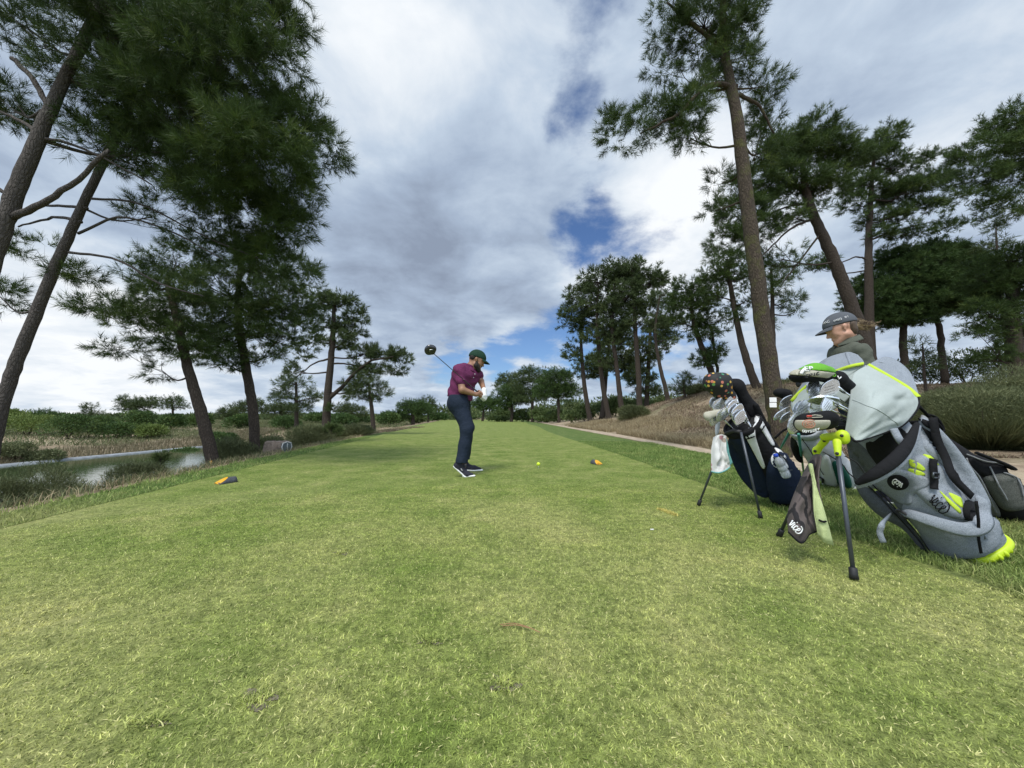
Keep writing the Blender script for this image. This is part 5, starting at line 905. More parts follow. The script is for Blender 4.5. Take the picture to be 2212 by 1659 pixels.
        lift = h+bulge*np.sqrt(np.clip(D/mxd, 0, 1)*(2-np.clip(D/mxd, 0, 1))); T = out+nr*lift[:, None]; m = len(T); Bk = out-nr*.004
        tri = np.array([list(f) for f in fs if len(f) == 3], int); e = np.array([(k, (k+1) % n) for k in range(n)])
        # which way round are the triangles
        w = np.cross(T[tri[:, 1]]-T[tri[:, 0]], T[tri[:, 2]]-T[tri[:, 0]]); fl = (w*nr[tri[:, 0]]).sum(1) < 0; tri[fl] = tri[fl][:, ::-1]
        mb = MB(); mb.add(np.vstack([T, Bk]), [tri, np.stack([e[:, 0], e[:, 1], e[:, 1]+m, e[:, 0]+m], 1)]); o = mb.build(name, mat, parent or s.root)
        if hit: s.add(mb)
        return o
    def line(s, name, pts, r, mat, K=None, h=.003, parent=None, n=24, flat=1.0, sides=6, smooth=True):
        p = np.array([K(*q) for q in pts] if K else pts, float); p = spline(p, n) if smooth else p; mb = MB(); W = []
        for q in p: P_, n_ = s.cast(*q); W.append(P_+n_*h)
        W = np.array(W)
        for _ in range(5): W[1:-1] = .5*W[1:-1]+.25*(W[:-2]+W[2:])
        tube(mb, W, r, sides, flat=flat); return mb.build(name, mat, parent or s.root)
    def legs(s, tops, feet, mat, r=.009, foot=.018):
        for a, b in zip(tops, feet):
            mb = MB(); a, b = np.asarray(a), np.asarray(b); d = unit(b-a); tube(mb, [a, a+(b-a)*.5, b-d*.03], [r*1.15, r, r*.95], 12); o = mb.build('leg', mat, s.root)
            mb = MB(); tube(mb, [b-d*.05, b-d*.045, b-d*.02, b-[0, 0, .0]], [r*1.2, r*1.7, r*1.7, foot], 12); mb.build('rubber_foot', M['black_rubber'], o)
def ribbon(pts, w, nrm, t=.004):
    """flat strap: a band of width w along a curve, facing nrm"""
    pts = np.asarray(pts, float); T, _, _ = frames(pts); n_ = np.asarray(nrm, float); n_ = np.broadcast_to(n_, pts.shape); s = unit(np.cross(T, n_)); n_ = unit(np.cross(s, T)); w = np.broadcast_to(np.asarray(w, float), (len(pts),))[:, None]
    mb = MB(); loft(mb, np.stack([pts-s*w/2-n_*t/2, pts+s*w/2-n_*t/2, pts+s*w/2+n_*t/2, pts-s*w/2+n_*t/2], 1)); return mb
def club(kind, label, heel, toe, d, rim, bagname, face=None, group=None, shaft='steel'):
    """heel/toe: photo pixels of the head at depth d; rim: world point where the shaft enters the bag"""
    a, b = P(*heel, d), P(*toe, d-.02); x = unit(b-a); view = unit(a-np.array(EYE)); sh = unit(rim-a); n_ = unit(np.cross(x, sh)); n_ = n_ if np.dot(n_, view) < 0 else -n_
    if face is not None: n_ = unit(n_+np.asarray(face))
    y = unit(np.cross(n_, x)); y = y if np.dot(y, sh) > 0 else -y; s_ = max(.75, min(1.5, 1.18*np.linalg.norm(b-a)/.08)); root = thing('golf_club', a, label, 'golf club', group)
    out = np.array([(-.006, .012), (.0, .030), (.012, .036), (.040, .030), (.066, .018), (.080, -.004), (.080, -.022), (.070, -.032), (.04, -.030), (.008, -.020), (-.004, -.006)]); out[:, 1] *= -1; out = spline(np.vstack([out, out[:1]]), 40)[:-1]
    mb = MB(); q = np.array([a+x*p[0]*s_+y*p[1]*s_ for p in out]); c = q.mean(0)
    rings = [q+n_*.0045+(c-q)*.06, q+n_*.004, q-n_*.004, q-n_*.006+(c-q)*.10, q-n_*.003+(c-q)*.30, q-n_*.003+(c-q)*.9]
    loft(mb, rings); o = mb.build('club_head', M['chrome'], root, smooth=False)
    mb = MB(); [tube(mb, [a+x*(.018)*s_-y*(.012-.010*k)*s_+n_*.0050, a+x*.062*s_-y*(.006-.010*k)*s_+n_*.0050], .0008, 4) for k in range(4)]; mb.build('face_groove', M['black_rubber'], o)
    mb = MB(); tube(mb, [a-y*.004, a+sh*.055], [.0068, .0062], 10); mb.build('hosel', M['chrome'], root)
    mb = MB(); e = rim+sh*.25; tube(mb, [a+sh*.05, e], .0046, 8); mb.build('shaft', M[shaft], root); return root
def script_word(bag, poly_list, r, mat, K, name='lettering', parent=None, h=.006):
    p0 = None
    mb = MB()
    for pl in poly_list:
        W = []
        for q in spline([K(*p) for p in pl], 5*len(pl)): P_, n_ = bag.cast(*q); W.append(P_+n_*h)
        tube(mb, np.array(W), r, 5)
    return mb.build(name, mat, parent or bag.root)
def sheet(rows, n=24, wr=0.0, seed=0, wdir=(0, -1, 0)):
    """cloth sheet through a grid of 3-D control points, with soft folds"""
    R = [spline(r, n) for r in rows]; R = np.array([spline([r[k] for r in R], n) for k in range(n)]).swapaxes(0, 1); u, v = np.meshgrid(np.linspace(0, 1, n), np.linspace(0, 1, n))
    if wr: R = R+wr*((fbm(u*4.5+seed, v*4.5+u*2, .8, seed, 2)-.5)*np.sin(np.pi*u)**.5*np.sin(np.pi*v)**.5)[..., None]*2*np.asarray(wdir)
    mb = MB(); loft(mb, R, closed=False); return mb, R
# ================================================================ the heather-grey stand bag in front
def front_bag():
    base, rim = np.array([2.47, 2.08, .085]), P(1868, 900, 2.14)
    g = Bag('golf_bag', base, rim, 'grey stand bag with lime trim, open rain hood and round black patch, nearest the camera', 'golf bags beside the tee',
            [(-.03, .105, .125), (.0, .125, .145), (.08, .130, .150), (.3, .135, .150, -.01), (.55, .130, .142, -.01), (.8, .125, .135), (.97, .128, .138)])
    g.body(M['heather'], M['black_cloth'])
    # lime foot with lugs
    mb = MB(); loft(mb, [g.ring(x, hb, hs) for x, hb, hs in ((-.045, .10, .12), (-.05, .122, .142), (-.03, .137, .157), (-.012, .134, .154), (-.006, .126, .146))])
    for k in range(26):
        t = k*2*np.pi/26; ellipsoid(mb, g.at(-.030, .132*math.cos(t), .152*math.sin(t)), (.012, .012, .018), np.stack([g.B, g.S, g.A]), 8, 6)
    mb.build('foot', M['neon'], g.root)
    # panels and pockets, drawn on the near side
    K = K3
    g.patch('belly_panel', [(470, 745), (560, 790), (690, 950), (620, 1010), (640, 1060), (800, 1200), (950, 1410), (900, 1395), (800, 1270), (660, 1200), (540, 1060), (500, 900)], M['heather_dark'], .003, .02, K)
    g.patch('upper_panel', [(560, 780), (720, 715), (850, 680), (860, 740), (820, 850), (710, 950), (670, 930)], M['black_cloth'], .004, .0, K)
    g.patch('spine_panel', [(880, 620), (1000, 690), (1160, 880), (1280, 1080), (1300, 1160), (1230, 1200), (1150, 1080), (1040, 930), (960, 860), (900, 780)], M['heather'], .003, .02, K)
    for k, pl in enumerate(([(905, 690), (985, 740), (1020, 800), (950, 770)], [(960, 770), (1050, 850), (1090, 920), (1010, 870)], [(1040, 880), (1110, 960), (1130, 1010), (1080, 980)], [(880, 640), (940, 660), (985, 720), (925, 690)])):
        g.patch('spine_slash', pl, M['black_cloth'], .004, 0, K, hit=False, round_=False)
    big = g.patch('side_pocket', [(850, 1060), (940, 1020), (1060, 1100), (1180, 1180), (1300, 1200), (1330, 1330), (1240, 1425), (1080, 1440), (980, 1400), (880, 1260), (800, 1150)], M['heather'], .004, .045, K)
    mid = g.patch('apparel_pocket', [(830, 880), (910, 850), (990, 900), (1090, 1010), (1150, 1150), (1130, 1220), (1020, 1190), (900, 1100), (840, 1010)], M['heather'], .004, .030, K)
    for pl in ([(830, 870), (900, 905), (930, 935), (920, 950), (835, 915)], [(825, 925), (905, 945), (935, 968), (880, 975), (825, 960)], [(1000, 1050), (1040, 1085), (1130, 1165), (1130, 1195), (1060, 1130)], [(1050, 1060), (1130, 1095), (1140, 1160), (1090, 1120)], [(905, 845), (960, 855), (1010, 920), (985, 905)], [(1200, 1250), (1215, 1255), (1222, 1300), (1212, 1290)]):
        g.patch('lime_stripe', pl, M['neon_cloth'], .003, 0, K, hit=False, round_=False, step=4)
    pn = g.patch('logo_panel', [(560, 1035), (680, 975), (760, 935), (830, 945), (940, 985), (942, 1030), (880, 1060), (850, 1100), (848, 1132), (790, 1132), (720, 1090), (660, 1050)], M['heather'], .006, .006, K)
    th = np.linspace(0, 2*np.pi, 28, endpoint=False); ca, sa = math.cos(.25), math.sin(.25)
    rd = g.patch('logo_patch', [(773+66*math.cos(t)*ca-45*math.sin(t)*sa, 1008+66*math.cos(t)*sa+45*math.sin(t)*ca) for t in th], M['black_cloth'], .004, 0, K, round_=False, step=4)
    # handwritten word, upside down as the bag leans
    Q = lambda x, y: K1(x, y)
    script_word(g, word((473, 313), 45, (-.84, -.54)), .0024, M['lettering'], K4, parent=rd, h=.005)
    script_word(g, word((945, 1110), 42, (.72, .69)), .0024, M['black_cloth'], K, parent=mid)
    # straps: shoulder pad, webbing, hip belt, tail, heel loop, cords
    sp = [P(*K(530, 1018), 1.90), P(*K(630, 965), 1.84), P(*K(745, 885), 1.82), P(*K(828, 790), 1.86), P(*K(882, 670), 1.95)]; sp = spline(sp, 30); w = .062*np.sin(np.linspace(.25, np.pi-.25, 30))**.7
    o = ribbon(sp, w, (-.5, -1, .25), .022).build('shoulder_strap', M['black_cloth'], g.root); subs(o, 1); o = ribbon(sp+np.array([.010, .008, -.014]), w*.95, (-.5, -1, .25), .012).build('strap_edge', M['heather'], o)
    o = ribbon(spline([P(*K(745, 705), 1.92), P(*K(775, 760), 1.90), P(*K(815, 805), 1.90)], 12), .03, (-.5, -1, .3), .012).build('strap_arm', M['heather'], g.root)
    def web(name, pts, w, mat, lift=.02):
        W = []
        for q in spline([K(*p) for p in pts], 20): P_, n_ = g.cast(*q); W.append(P_+n_*lift)
        W = np.array(W)
        for _ in range(8): W[1:-1] = .5*W[1:-1]+.25*(W[:-2]+W[2:])
        return ribbon(W, w, (-.6, -1, .4), .004).build(name, mat, g.root)
    web('webbing', [(968, 640), (985, 760), (1010, 900), (1040, 980), (1150, 1090)], .034, M['black_cloth'], .03); web('webbing', [(945, 880), (955, 970), (975, 1060)], .030, M['black_cloth'], .022)
    bk = g.cast(*K(957, 963)); mb = MB(); X, Y = unit(np.array([.9, .4, -.1])), unit(np.array([.1, 0, 1.]))
    c = bk[0]+bk[1]*.03; tube(mb, [c-X*.03-Y*.012, c+X*.03-Y*.012, c+X*.03+Y*.012, c-X*.03+Y*.012, c-X*.03-Y*.012], .0045, 6); mb.build('buckle', M['leg'], g.root)
    bp = [(792, 1158), (870, 1165), (960, 1195), (1080, 1240), (1170, 1250), (1212, 1205), (1218, 1120), (1185, 1105)]; W = []
    for k, q in enumerate(spline([K(*p) for p in bp], 30)):
        P_, n_ = g.cast(*q); W.append(P_+n_*(.030+.032*math.sin(k/29*math.pi)))
    W = np.array(W)
    for _ in range(6): W[1:-1] = .5*W[1:-1]+.25*(W[:-2]+W[2:])
    o = ribbon(W, np.interp(np.arange(30), [0, 4, 20, 29], [.035, .055, .085, .06]), (-.6, -1, .2), .022).build('hip_belt', M['heather'], g.root); subs(o, 1)
    g.patch('belt_lining', [(1142, 1120), (1180, 1108), (1196, 1150), (1192, 1212), (1150, 1224), (1136, 1175)], M['black_cloth'], .034, .004, K, hit=False)
    g.line('belt_slot', [(815, 1155), (845, 1165), (862, 1185), (832, 1182), (812, 1160)], .006, M['black_rubber'], K, .045)
    for q in ((883, 1183), (917, 1197)):
        P_, n_ = g.cast(*K(*q)); mb = MB(); ellipsoid(mb, P_+n_*.045, (.007, .007, .007)); mb.build('eyelet', M['black_rubber'], g.root)
    t0 = g.cast(*K(735, 1185)); ribbon(spline([t0[0]+t0[1]*.01, P(*K(690, 1235), 1.93), P(*K(668, 1290), 1.92), P(*K(688, 1350), 1.92)], 16), .024, (-.5, -1, 0), .006).build('strap_tail', M['heather'], g.root)
    hl = spline([g.cast(*K(1235, 1240))[0], P(*K(1320, 1262), 1.93), P(*K(1335, 1300), 1.95), g.cast(*K(1260, 1310))[0]], 16); ribbon(hl, .035, (-.4, -1, .3), .008).build('heel_loop', M['heather'], g.root)
    ribbon(spline([P(*K(1215, 1115), 1.82), P(*K(1228, 1230), 1.84), P(*K(1228, 1320), 1.87), P(*K(1243, 1410), 1.9)], 16), .010, (-.5, -1, 0), .005).build('pull_cord', M['black_cloth'], g.root)
    for o in (0, 22): g.line('actuator_cord', [(600+o, 1025-o*.6), (720+o, 1150-o*.4), (850+o, 1290-o*.2), (940+o, 1415)], .0035, M['black_rubber'], K, .008)
    for pl in ([(470, 860), (540, 900), (585, 965)], [(345, 835), (450, 900), (490, 955), (560, 1010)]): 
        mb = MB(); tube(mb, spline([P(*K(*q), 1.93) for q in pl], 10), .003, 5); mb.build('actuator_cord', M['black_rubber'], g.root)
    # lime stand bracket and legs
    ft = [G(1845, 1255)+[0, 0, .01], G(1683, 1160)+[0, 0, .01]]; br = P(*K(395, 760), 1.92); j1, j2 = P(*K(430, 800), 1.88), P(*K(322, 810), 2.10)
    soft('stand_bracket', [(P(*K(352, 752), 2.03), P(*K(455, 745), 1.92), .020, .024, .02), (P(*K(455, 740), 1.92), P(*K(462, 765), 1.92), .026, .026, .015), (P(*K(425, 780), 1.90), P(*K(430, 850), 1.88), .019, .014, .015), (P(*K(358, 770), 2.05), P(*K(308, 830), 2.10), .019, .016, .015), (P(*K(310, 825), 2.1), P(*K(306, 842), 2.1), .02, .016, .01)], .005, M['neon'], g.root)
    for q, dd in (((452, 744), 1.893), ((352, 772), 2.03), ((300, 832), 2.08), ((425, 845), 1.866)):
        mb = MB(); ellipsoid(mb, P(*K(*q), dd), (.008, .008, .008)); mb.build('bolt', M['black_rubber'], g.root)
    g.legs([P(*K(432, 860), 1.88), P(*K(308, 845), 2.1)], ft, M['leg'], .0098, .019)
    # rain hood: two unzipped lobes
    Pk = lambda x, y, d: P(*K(x, y), d)
    hd = None
    mb, R = sheet([[Pk(600, 342, 2.30), Pk(720, 410, 2.22), Pk(820, 470, 2.15), Pk(886, 525, 2.08)], [Pk(520, 395, 2.18), Pk(650, 455, 2.06), Pk(790, 520, 2.02), Pk(880, 590, 2.03)], [Pk(500, 520, 2.06), Pk(620, 570, 1.92), Pk(720, 620, 1.92), Pk(790, 690, 1.96)], [Pk(470, 735, 1.98), Pk(505, 755, 1.93), Pk(540, 776, 1.90), Pk(640, 745, 1.92)]], 40, .022, 4)
    hd = mb.build('rain_hood', M['hood_in'], g.root); solid(hd, .004, 0)
    e = R[-1]; low = np.vstack([R[-1], R[::-1, -1][1:]]); mb = MB(); tube(mb, low[::2], .006, 6); mb.build('hood_binding', M['black_cloth'], hd)
    mb = MB(); tube(mb, R[27][2:-2]+np.array([-.003, -.003, 0]), .0022, 5); mb.build('hood_seam', M['hood_in'], hd)
    top = R[0]; mb, R2 = sheet([list(top[[0, 13, 26, 39]]), [Pk(650, 318, 2.36), Pk(765, 375, 2.30), Pk(850, 440, 2.22), Pk(889, 522, 2.1)], [Pk(605, 338, 2.32), Pk(712, 297, 2.42), Pk(830, 372, 2.34), Pk(891, 520, 2.12)]], 24, .012, 8); o = mb.build('hood_outer', M['heather'], hd); solid(o, .004, 0)
    ribbon(top+np.array([-.004, -.006, .002]), .020, (-.5, -1, .3), .005).build('lime_piping', M['neon_cloth'], hd)
    ed = [Pk(165, 548, 2.62), Pk(220, 490, 2.58), Pk(290, 440, 2.52), Pk(410, 382, 2.44), Pk(500, 350, 2.36), Pk(577, 335, 2.32)]; ed = spline(ed, 24)
    mb, R3 = sheet([list(ed[[0, 8, 16, 23]]), [Pk(170, 600, 2.6), Pk(300, 520, 2.5), Pk(450, 440, 2.38), Pk(590, 345, 2.32)], [Pk(230, 690, 2.5), Pk(370, 620, 2.42), Pk(500, 520, 2.30), Pk(598, 350, 2.31)]], 28, .015, 3); o = mb.build('hood_flap', M['hood_in'], hd); solid(o, .004, 0)
    mb, R4 = sheet([list(ed[[0, 8, 16, 23]]), [Pk(200, 490, 2.68), Pk(330, 360, 2.60), Pk(470, 310, 2.5), Pk(570, 322, 2.34)], [Pk(166, 540, 2.66), Pk(320, 335, 2.72), Pk(470, 272, 2.6), Pk(545, 285, 2.45)], [Pk(540, 287, 2.45), Pk(555, 298, 2.42), Pk(568, 315, 2.38), Pk(578, 334, 2.33)]][:3], 24, .012, 5); o = mb.build('hood_outer', M['heather'], hd); solid(o, .004, 0)
    mb, R5 = sheet([[Pk(500, 350, 2.36), Pk(530, 345, 2.35), Pk(555, 340, 2.34), Pk(578, 335, 2.33)], [Pk(480, 300, 2.5), Pk(520, 305, 2.45), Pk(555, 318, 2.38), Pk(579, 333, 2.33)], [Pk(470, 273, 2.58), Pk(525, 278, 2.52), Pk(562, 305, 2.42), Pk(580, 332, 2.33)]], 14, 0, 1); o = mb.build('hood_outer', M['heather'], hd); solid(o, .004, 0)
    ribbon(ed+np.array([-.004, -.006, 0]), .020, (-.5, -1, .3), .005).build('lime_piping', M['neon_cloth'], hd)
    mb = MB(); tube(mb, spline([Pk(585, 335, 2.29), Pk(572, 358, 2.28), Pk(580, 372, 2.28), Pk(594, 350, 2.28)], 10), .004, 6); mb.build('zip_pull', M['leg'], hd)
    return g
FB = front_bag()
# clubs standing in it
rimc = FB.r
def rp(b, c): return FB.at(FB.len-.02, b, c)
grp = 'irons in the grey front bag'
for heel, toe, d, b, c, lab in [((430, 470), (312, 487), 2.05, .05, .02, 'wide chrome iron lying topmost right in the grey bag under the green head cover'), ((320, 455), (262, 470), 2.12, .03, -.05, 'chrome iron highest on the left of the grey bag, half behind another'), ((325, 480), (275, 510), 2.10, .02, -.03, 'second chrome iron from the top on the left of the grey bag'),
    ((390, 540), (278, 545), 2.06, .0, .0, 'chrome iron with cavity back in the middle row of the grey bag'), ((392, 560), (310, 530), 2.02, -.02, .03, 'chrome iron in middle row of the grey bag, overlapping the cavity back'), ((390, 545), (345, 592), 1.99, -.02, .06, 'pointed chrome iron hanging lowest in the middle cluster of the grey bag'),
    ((330, 570), (272, 590), 2.08, -.04, .0, 'dull chrome iron behind the pointed one, left side'), ((270, 580), (205, 610), 2.14, -.05, -.04, 'bright chrome iron at left in the grey bag, above the spiral putter cover'), ((240, 580), (186, 612), 2.18, -.05, -.07, 'leftmost chrome iron in the grey bag'), ((230, 650), (158, 690), 2.12, -.09, -.05, 'large chrome wedge beside the spiral putter cover, with dark sole edge')]:
    club('iron', lab, K3(*heel), K3(*toe), d, rp(b, c), 'grey', group=grp)
def headcovers():
    K = K3; Pk = lambda x, y, d: P(*K(x, y), d)
    r = thing('head_cover', Pk(300, 400, 2.05), 'lime, beige and black driver head cover on top of the grey bag', 'head cover')
    A = [(Pk(215, 405, 2.05), Pk(300, 385, 2.05), .055, .062, .03, (0, 0, 1), 1.35), (Pk(300, 385, 2.05), Pk(360, 385, 2.06), .060, .045, .03, (0, 0, 1), 1.2)]; c0 = Pk(300, 388, 2.05)
    tilt = np.array([.10, -.15, 1.0])
    soft('crown_panel', A, .005, M['hc_green'], r, cuts=[(c0+[0, 0, .012], -tilt)]); sp = soft('side_panel', [(a, b, ra-.001, rb-.001, k, n_, s_) for a, b, ra, rb, k, n_, s_ in A], .005, M['hc_tan'], r, cuts=[(c0+[0, 0, .011], tilt), (c0-[0, 0, .024], -tilt)])
    soft('underside', [(a, b, ra-.002, rb-.002, k, n_, s_) for a, b, ra, rb, k, n_, s_ in A], .005, M['black_cloth'], r, cuts=[(c0-[0, 0, .025], tilt)])
    soft('neck', [(Pk(335, 395, 2.06), Pk(430, 420, 2.08), .042, .036, .03), (Pk(430, 420, 2.08), Pk(485, 470, 2.12), .038, .040, .03)], .006, M['black_cloth'], r)
    mb = MB(); ribbon(spline([Pk(246, 360, 2.01), Pk(228, 378, 1.985), Pk(220, 392, 1.98)], 8), .014, (-.3, -1, .6), .004).build('stripe', M['white_cloth'], r); ribbon(spline([Pk(214, 370, 2.02), Pk(200, 386, 2.0), Pk(196, 398, 1.99)], 8), .012, (-.3, -1, .6), .004).build('stripe', M['hc_tan'], r)
    pc = lambda x, y: Pk(245+x*21+y*4, 416-x*5-y*17, 1.975+.004*x); stroke_text(mb, 'EPIC', pc, .0026); mb.build('lettering', M['black_rubber'], sp)
    mb = MB(); pe = lambda x, y: Pk(248+x*28-y*6, 376-y*22, 1.985+.02*y); stroke_text(mb, 'E', pe, .0035); stroke_text(mb, 'P', lambda x, y: Pk(272+x*24-y*4, 368-y*16, 1.99+.02*y), .003); mb.build('lettering', M['lettering'], r)
    mb = MB(); tube(mb, np.array([Pk(428, 404, 2.03), Pk(437, 422, 2.03), Pk(448, 410, 2.035)]), .0035, 5); ring_ = [Pk(408+10*math.cos(t), 400+8*math.sin(t), 2.025) for t in np.linspace(0, 6.28, 12)]; mb2 = MB(); tube(mb2, np.array(ring_), .003, 5); mb2.build('round_emblem', M['hc_green'], r); mb.build('chevron_emblem', M['lettering'], r)
    mb = MB(); ellipsoid(mb, Pk(205, 450, 2.05), (.012, .012, .018)); tube(mb, [Pk(207, 430, 2.05), Pk(205, 445, 2.05)], .003, 5); mb.build('toggle', M['black_rubber'], r)
    r = thing('head_cover', Pk(310, 680, 1.93), 'black and beige mallet putter cover with copper spiral, low on the grey bag', 'head cover')
    Y = unit(np.array([.35, .75, .55])); c = Pk(305, 668, 1.93); A = [(Pk(250, 672, 1.94), Pk(365, 655, 1.95), .056, .056, .03, Y, 1.5)]
    soft('shell', A, .005, M['black_cloth'], r); soft('face_panel', [(Pk(248, 676, 1.925), Pk(330, 668, 1.925), .048, .042, .03, Y, 1.45)], .005, M['hc_tan'], r, cuts=[(Pk(300, 655, 1.9), (0, 0, 1.0))])
    sp_ = [Pk(268+(3+1.15*k)*math.cos(k*.62)*1.25, 678+(3+1.15*k)*math.sin(k*.62)*.75, 1.868+.0016*math.cos(k*.62)) for k in range(30)]; mb = MB(); tube(mb, np.array(sp_), .0022, 5); mb.build('spiral_emblem', M['copper'], r)
    mb = MB(); stroke_text(mb, 'ODYSSEY', lambda x, y: Pk(230+x*14, 728-y*12-x*1.2+(x-3)**2*-.6, 1.872+.003*abs(x-2)), .0019); mb.build('lettering', M['lettering'], r)
    mb = MB(); ca = [Pk(253, 634, 1.90), Pk(300, 626, 1.90), Pk(345, 630, 1.905), Pk(340, 638, 1.895), Pk(300, 640, 1.89), Pk(256, 641, 1.89), Pk(253, 634, 1.90)]; tube(mb, np.array(ca), .0024, 5); mb.build('trim', M['hc_tan'], r); mb = MB(); box(mb, Pk(268, 633, 1.888), (.024, .006, .010)); mb.build('red_tag', M['red'], r)
headcovers()
def towel(label, name_mat, rows, edge=None, wr=.02, seed=2, back=None, bmat=None):
    mb, R = sheet(rows, 30, wr, seed); r = thing('towel', rows[0][0], label, 'towel'); o = mb.build('cloth', M[name_mat], r); solid(o, .006, 0)
    if edge: mb = MB(); tube(mb, R[-1], .006, 6); mb.build('hem', M[edge], r)
    if back: mb, _ = sheet(back, 16, wr*.5, seed+1); q = mb.build('lining', M[bmat], r); solid(q, .005, 0)
    return r
Pk = lambda x, y, d: P(*K3(x, y), d)
tw = towel('brown towel with black branch print hanging from the lime stand bracket', 'towel_brown',
      [[Pk(285, 865, 2.06), Pk(305, 850, 2.02), Pk(325, 850, 2.0), Pk(335, 860, 1.98)], [Pk(215, 1000, 2.05), Pk(250, 1000, 1.98), Pk(285, 1000, 2.02), Pk(318, 1000, 1.97)], [Pk(148, 1180, 2.02), Pk(205, 1190, 1.94), Pk(260, 1180, 2.0), Pk(350, 1170, 1.95)], [Pk(150, 1290, 2.0), Pk(222, 1350, 1.93), Pk(270, 1300, 1.98), Pk(360, 1270, 1.96)]], 'black_cloth', .035, 2,
      [[Pk(262, 905, 1.99), Pk(272, 900, 1.98), Pk(285, 905, 1.98)], [Pk(285, 1010, 1.975), Pk(293, 1010, 1.97), Pk(303, 1010, 1.965)], [Pk(292, 1160, 1.95), Pk(320, 1165, 1.93), Pk(352, 1168, 1.93)], [Pk(318, 1320, 1.945), Pk(355, 1350, 1.92), Pk(405, 1366, 1.93)]], 'towel_lime')
mb = MB(); [tube(mb, spline([Pk(x, y, 1.915) for x, y in pl], 4*len(pl)), .0028, 5) for pl in word((150, 1245), 30, (.66, .75))]; mb.build('lettering', M['lettering'], tw)
mb = MB(); tube(mb, spline([Pk(322, 1222, 1.925), Pk(345, 1232, 1.91), Pk(362, 1230, 1.915)], 6), .005, 6); mb.build('stripe', M['black_cloth'], tw)
# ================================================================ black and navy bag
def navy_bag():
    K = K2; base, rim = np.array([2.36, 3.22, .075]), P(*K2(455, 870), 3.05)
    g = Bag('golf_bag', base, rim, 'black and navy stand bag with white panels and a water bottle in its side pocket', 'golf bags beside the tee', [(-.03, .10, .12), (.0, .12, .135), (.15, .128, .14), (.5, .125, .135), (.85, .12, .13), (.97, .122, .132)]); g.body(M['black_cloth'], M['black_cloth'])
    mb = MB(); loft(mb, [g.ring(x, hb, hs) for x, hb, hs in ((-.045, .105, .12), (-.045, .125, .14), (-.02, .132, .147), (-.005, .124, .139))]); mb.build('foot', M['black_rubber'], g.root)
    g.patch('belly_panel', [(345, 960), (430, 910), (490, 1000), (590, 1180), (640, 1330), (560, 1335), (450, 1230), (385, 1110)], M['navy_cloth'], .003, .015, K)
    pk = g.patch('side_pocket', [(600, 1170), (640, 1060), (680, 1030), (760, 1080), (830, 1190), (830, 1300), (770, 1370), (680, 1375), (620, 1320)], M['navy_cloth'], .004, .05, K)
    g.patch('pocket_mouth', [(640, 1075), (665, 1050), (710, 1075), (748, 1135), (740, 1152), (670, 1148), (640, 1110)], M['white_vinyl'], .004, 0, K)
    for pl in ([(455, 915), (515, 840), (548, 800), (562, 830), (528, 890), (540, 960), (606, 1150), (588, 1162), (495, 985)], [(515, 835), (560, 805), (668, 1005), (648, 1012), (580, 905), (540, 855)], [(655, 1010), (700, 1030), (738, 1080), (735, 1100), (690, 1060)], [(275, 860), (300, 840), (310, 845), (300, 920), (278, 950), (272, 900)]): g.patch('white_panel', pl, M['white_vinyl'], .005, 0, K, round_=False, step=4)
    g.line('zip', [(690, 1170), (770, 1160)], .003, M['leg'], K, .008); g.line('zip', [(655, 1040), (700, 1065), (740, 1110)], .004, M['black_rubber'], K, .010)
    for q in ((497, 893), (518, 872)):
        P_, n_ = g.cast(*K(*q)); mb = MB(); ellipsoid(mb, P_+n_*.006, (.006, .006, .006)); mb.build('rivet', M['leg'], g.root)
    soft('strap', [(P(*K(540, 740), 3.0), P(*K(600, 880), 3.05), .02, .03, .03), (P(*K(600, 880), 3.05), P(*K(640, 980), 3.1), .03, .02, .03)], .007, M['black_cloth'], g.root)
    g.legs([P(*K(442, 915), 2.93), P(*K(345, 925), 3.08)], [G(*K(572, 1482))+[0, 0, .008], G(*K(165, 1398))+[0, 0, .008]], M['leg'], .0088, .015)
    mb = MB(); tube(mb, [P(*K(345, 925), 3.08), P(*K(400, 905), 2.99), P(*K(442, 915), 2.93)], .016, 10); mb.build('stand_bracket', M['black_rubber'], g.root)
    return g
NB = navy_bag()
np_ = lambda b, c: NB.at(NB.len-.02, b, c)
for heel, toe, d, b, c, lab in [((318, 705), (248, 715), 3.05, .03, -.06, 'chrome iron farthest up-left in the black bag, below the fruit-print cover'), ((335, 725), (268, 735), 3.02, .01, -.04, 'second chrome iron from the left in the black bag'), ((395, 680), (325, 690), 3.06, .05, .0, 'dark-faced chrome iron just under the black bag\'s second head cover'), ((415, 705), (352, 722), 3.0, .03, .02, 'chrome iron in the middle of the black bag\'s cluster'), ((410, 735), (360, 762), 2.98, .01, .02, 'chrome iron overlapping the middle cluster of the black bag, tip down'),
    ((455, 765), (392, 790), 2.97, .0, .05, 'chrome iron at the right of the black bag, second lowest'), ((470, 805), (410, 832), 2.95, -.02, .08, 'bright chrome wedge lowest at the right of the black bag'), ((360, 785), (290, 812), 2.98, -.04, -.02, 'chrome wedge lowest at the left of the black bag'), ((312, 810), (250, 838), 3.0, -.06, -.04, 'chrome wedge under the tan putter cover of the black bag')]:
    club('iron', lab, K2(*heel), K2(*toe), d, np_(b, c), 'black', group='irons in the black bag')
Q2 = lambda x, y, d: P(*K2(x, y), d)
r = thing('head_cover', Q2(290, 590, 3.02), 'black fruit-print driver head cover at the top of the black bag', 'head cover'); soft('shell', [(Q2(265, 590, 3.02), Q2(320, 585, 3.02), .085, .075, .04), (Q2(300, 620, 3.02), Q2(370, 680, 3.03), .07, .05, .04), (Q2(285, 660, 3.02), Q2(320, 690, 3.02), .035, .02, .03)], .008, M['fruit'], r)
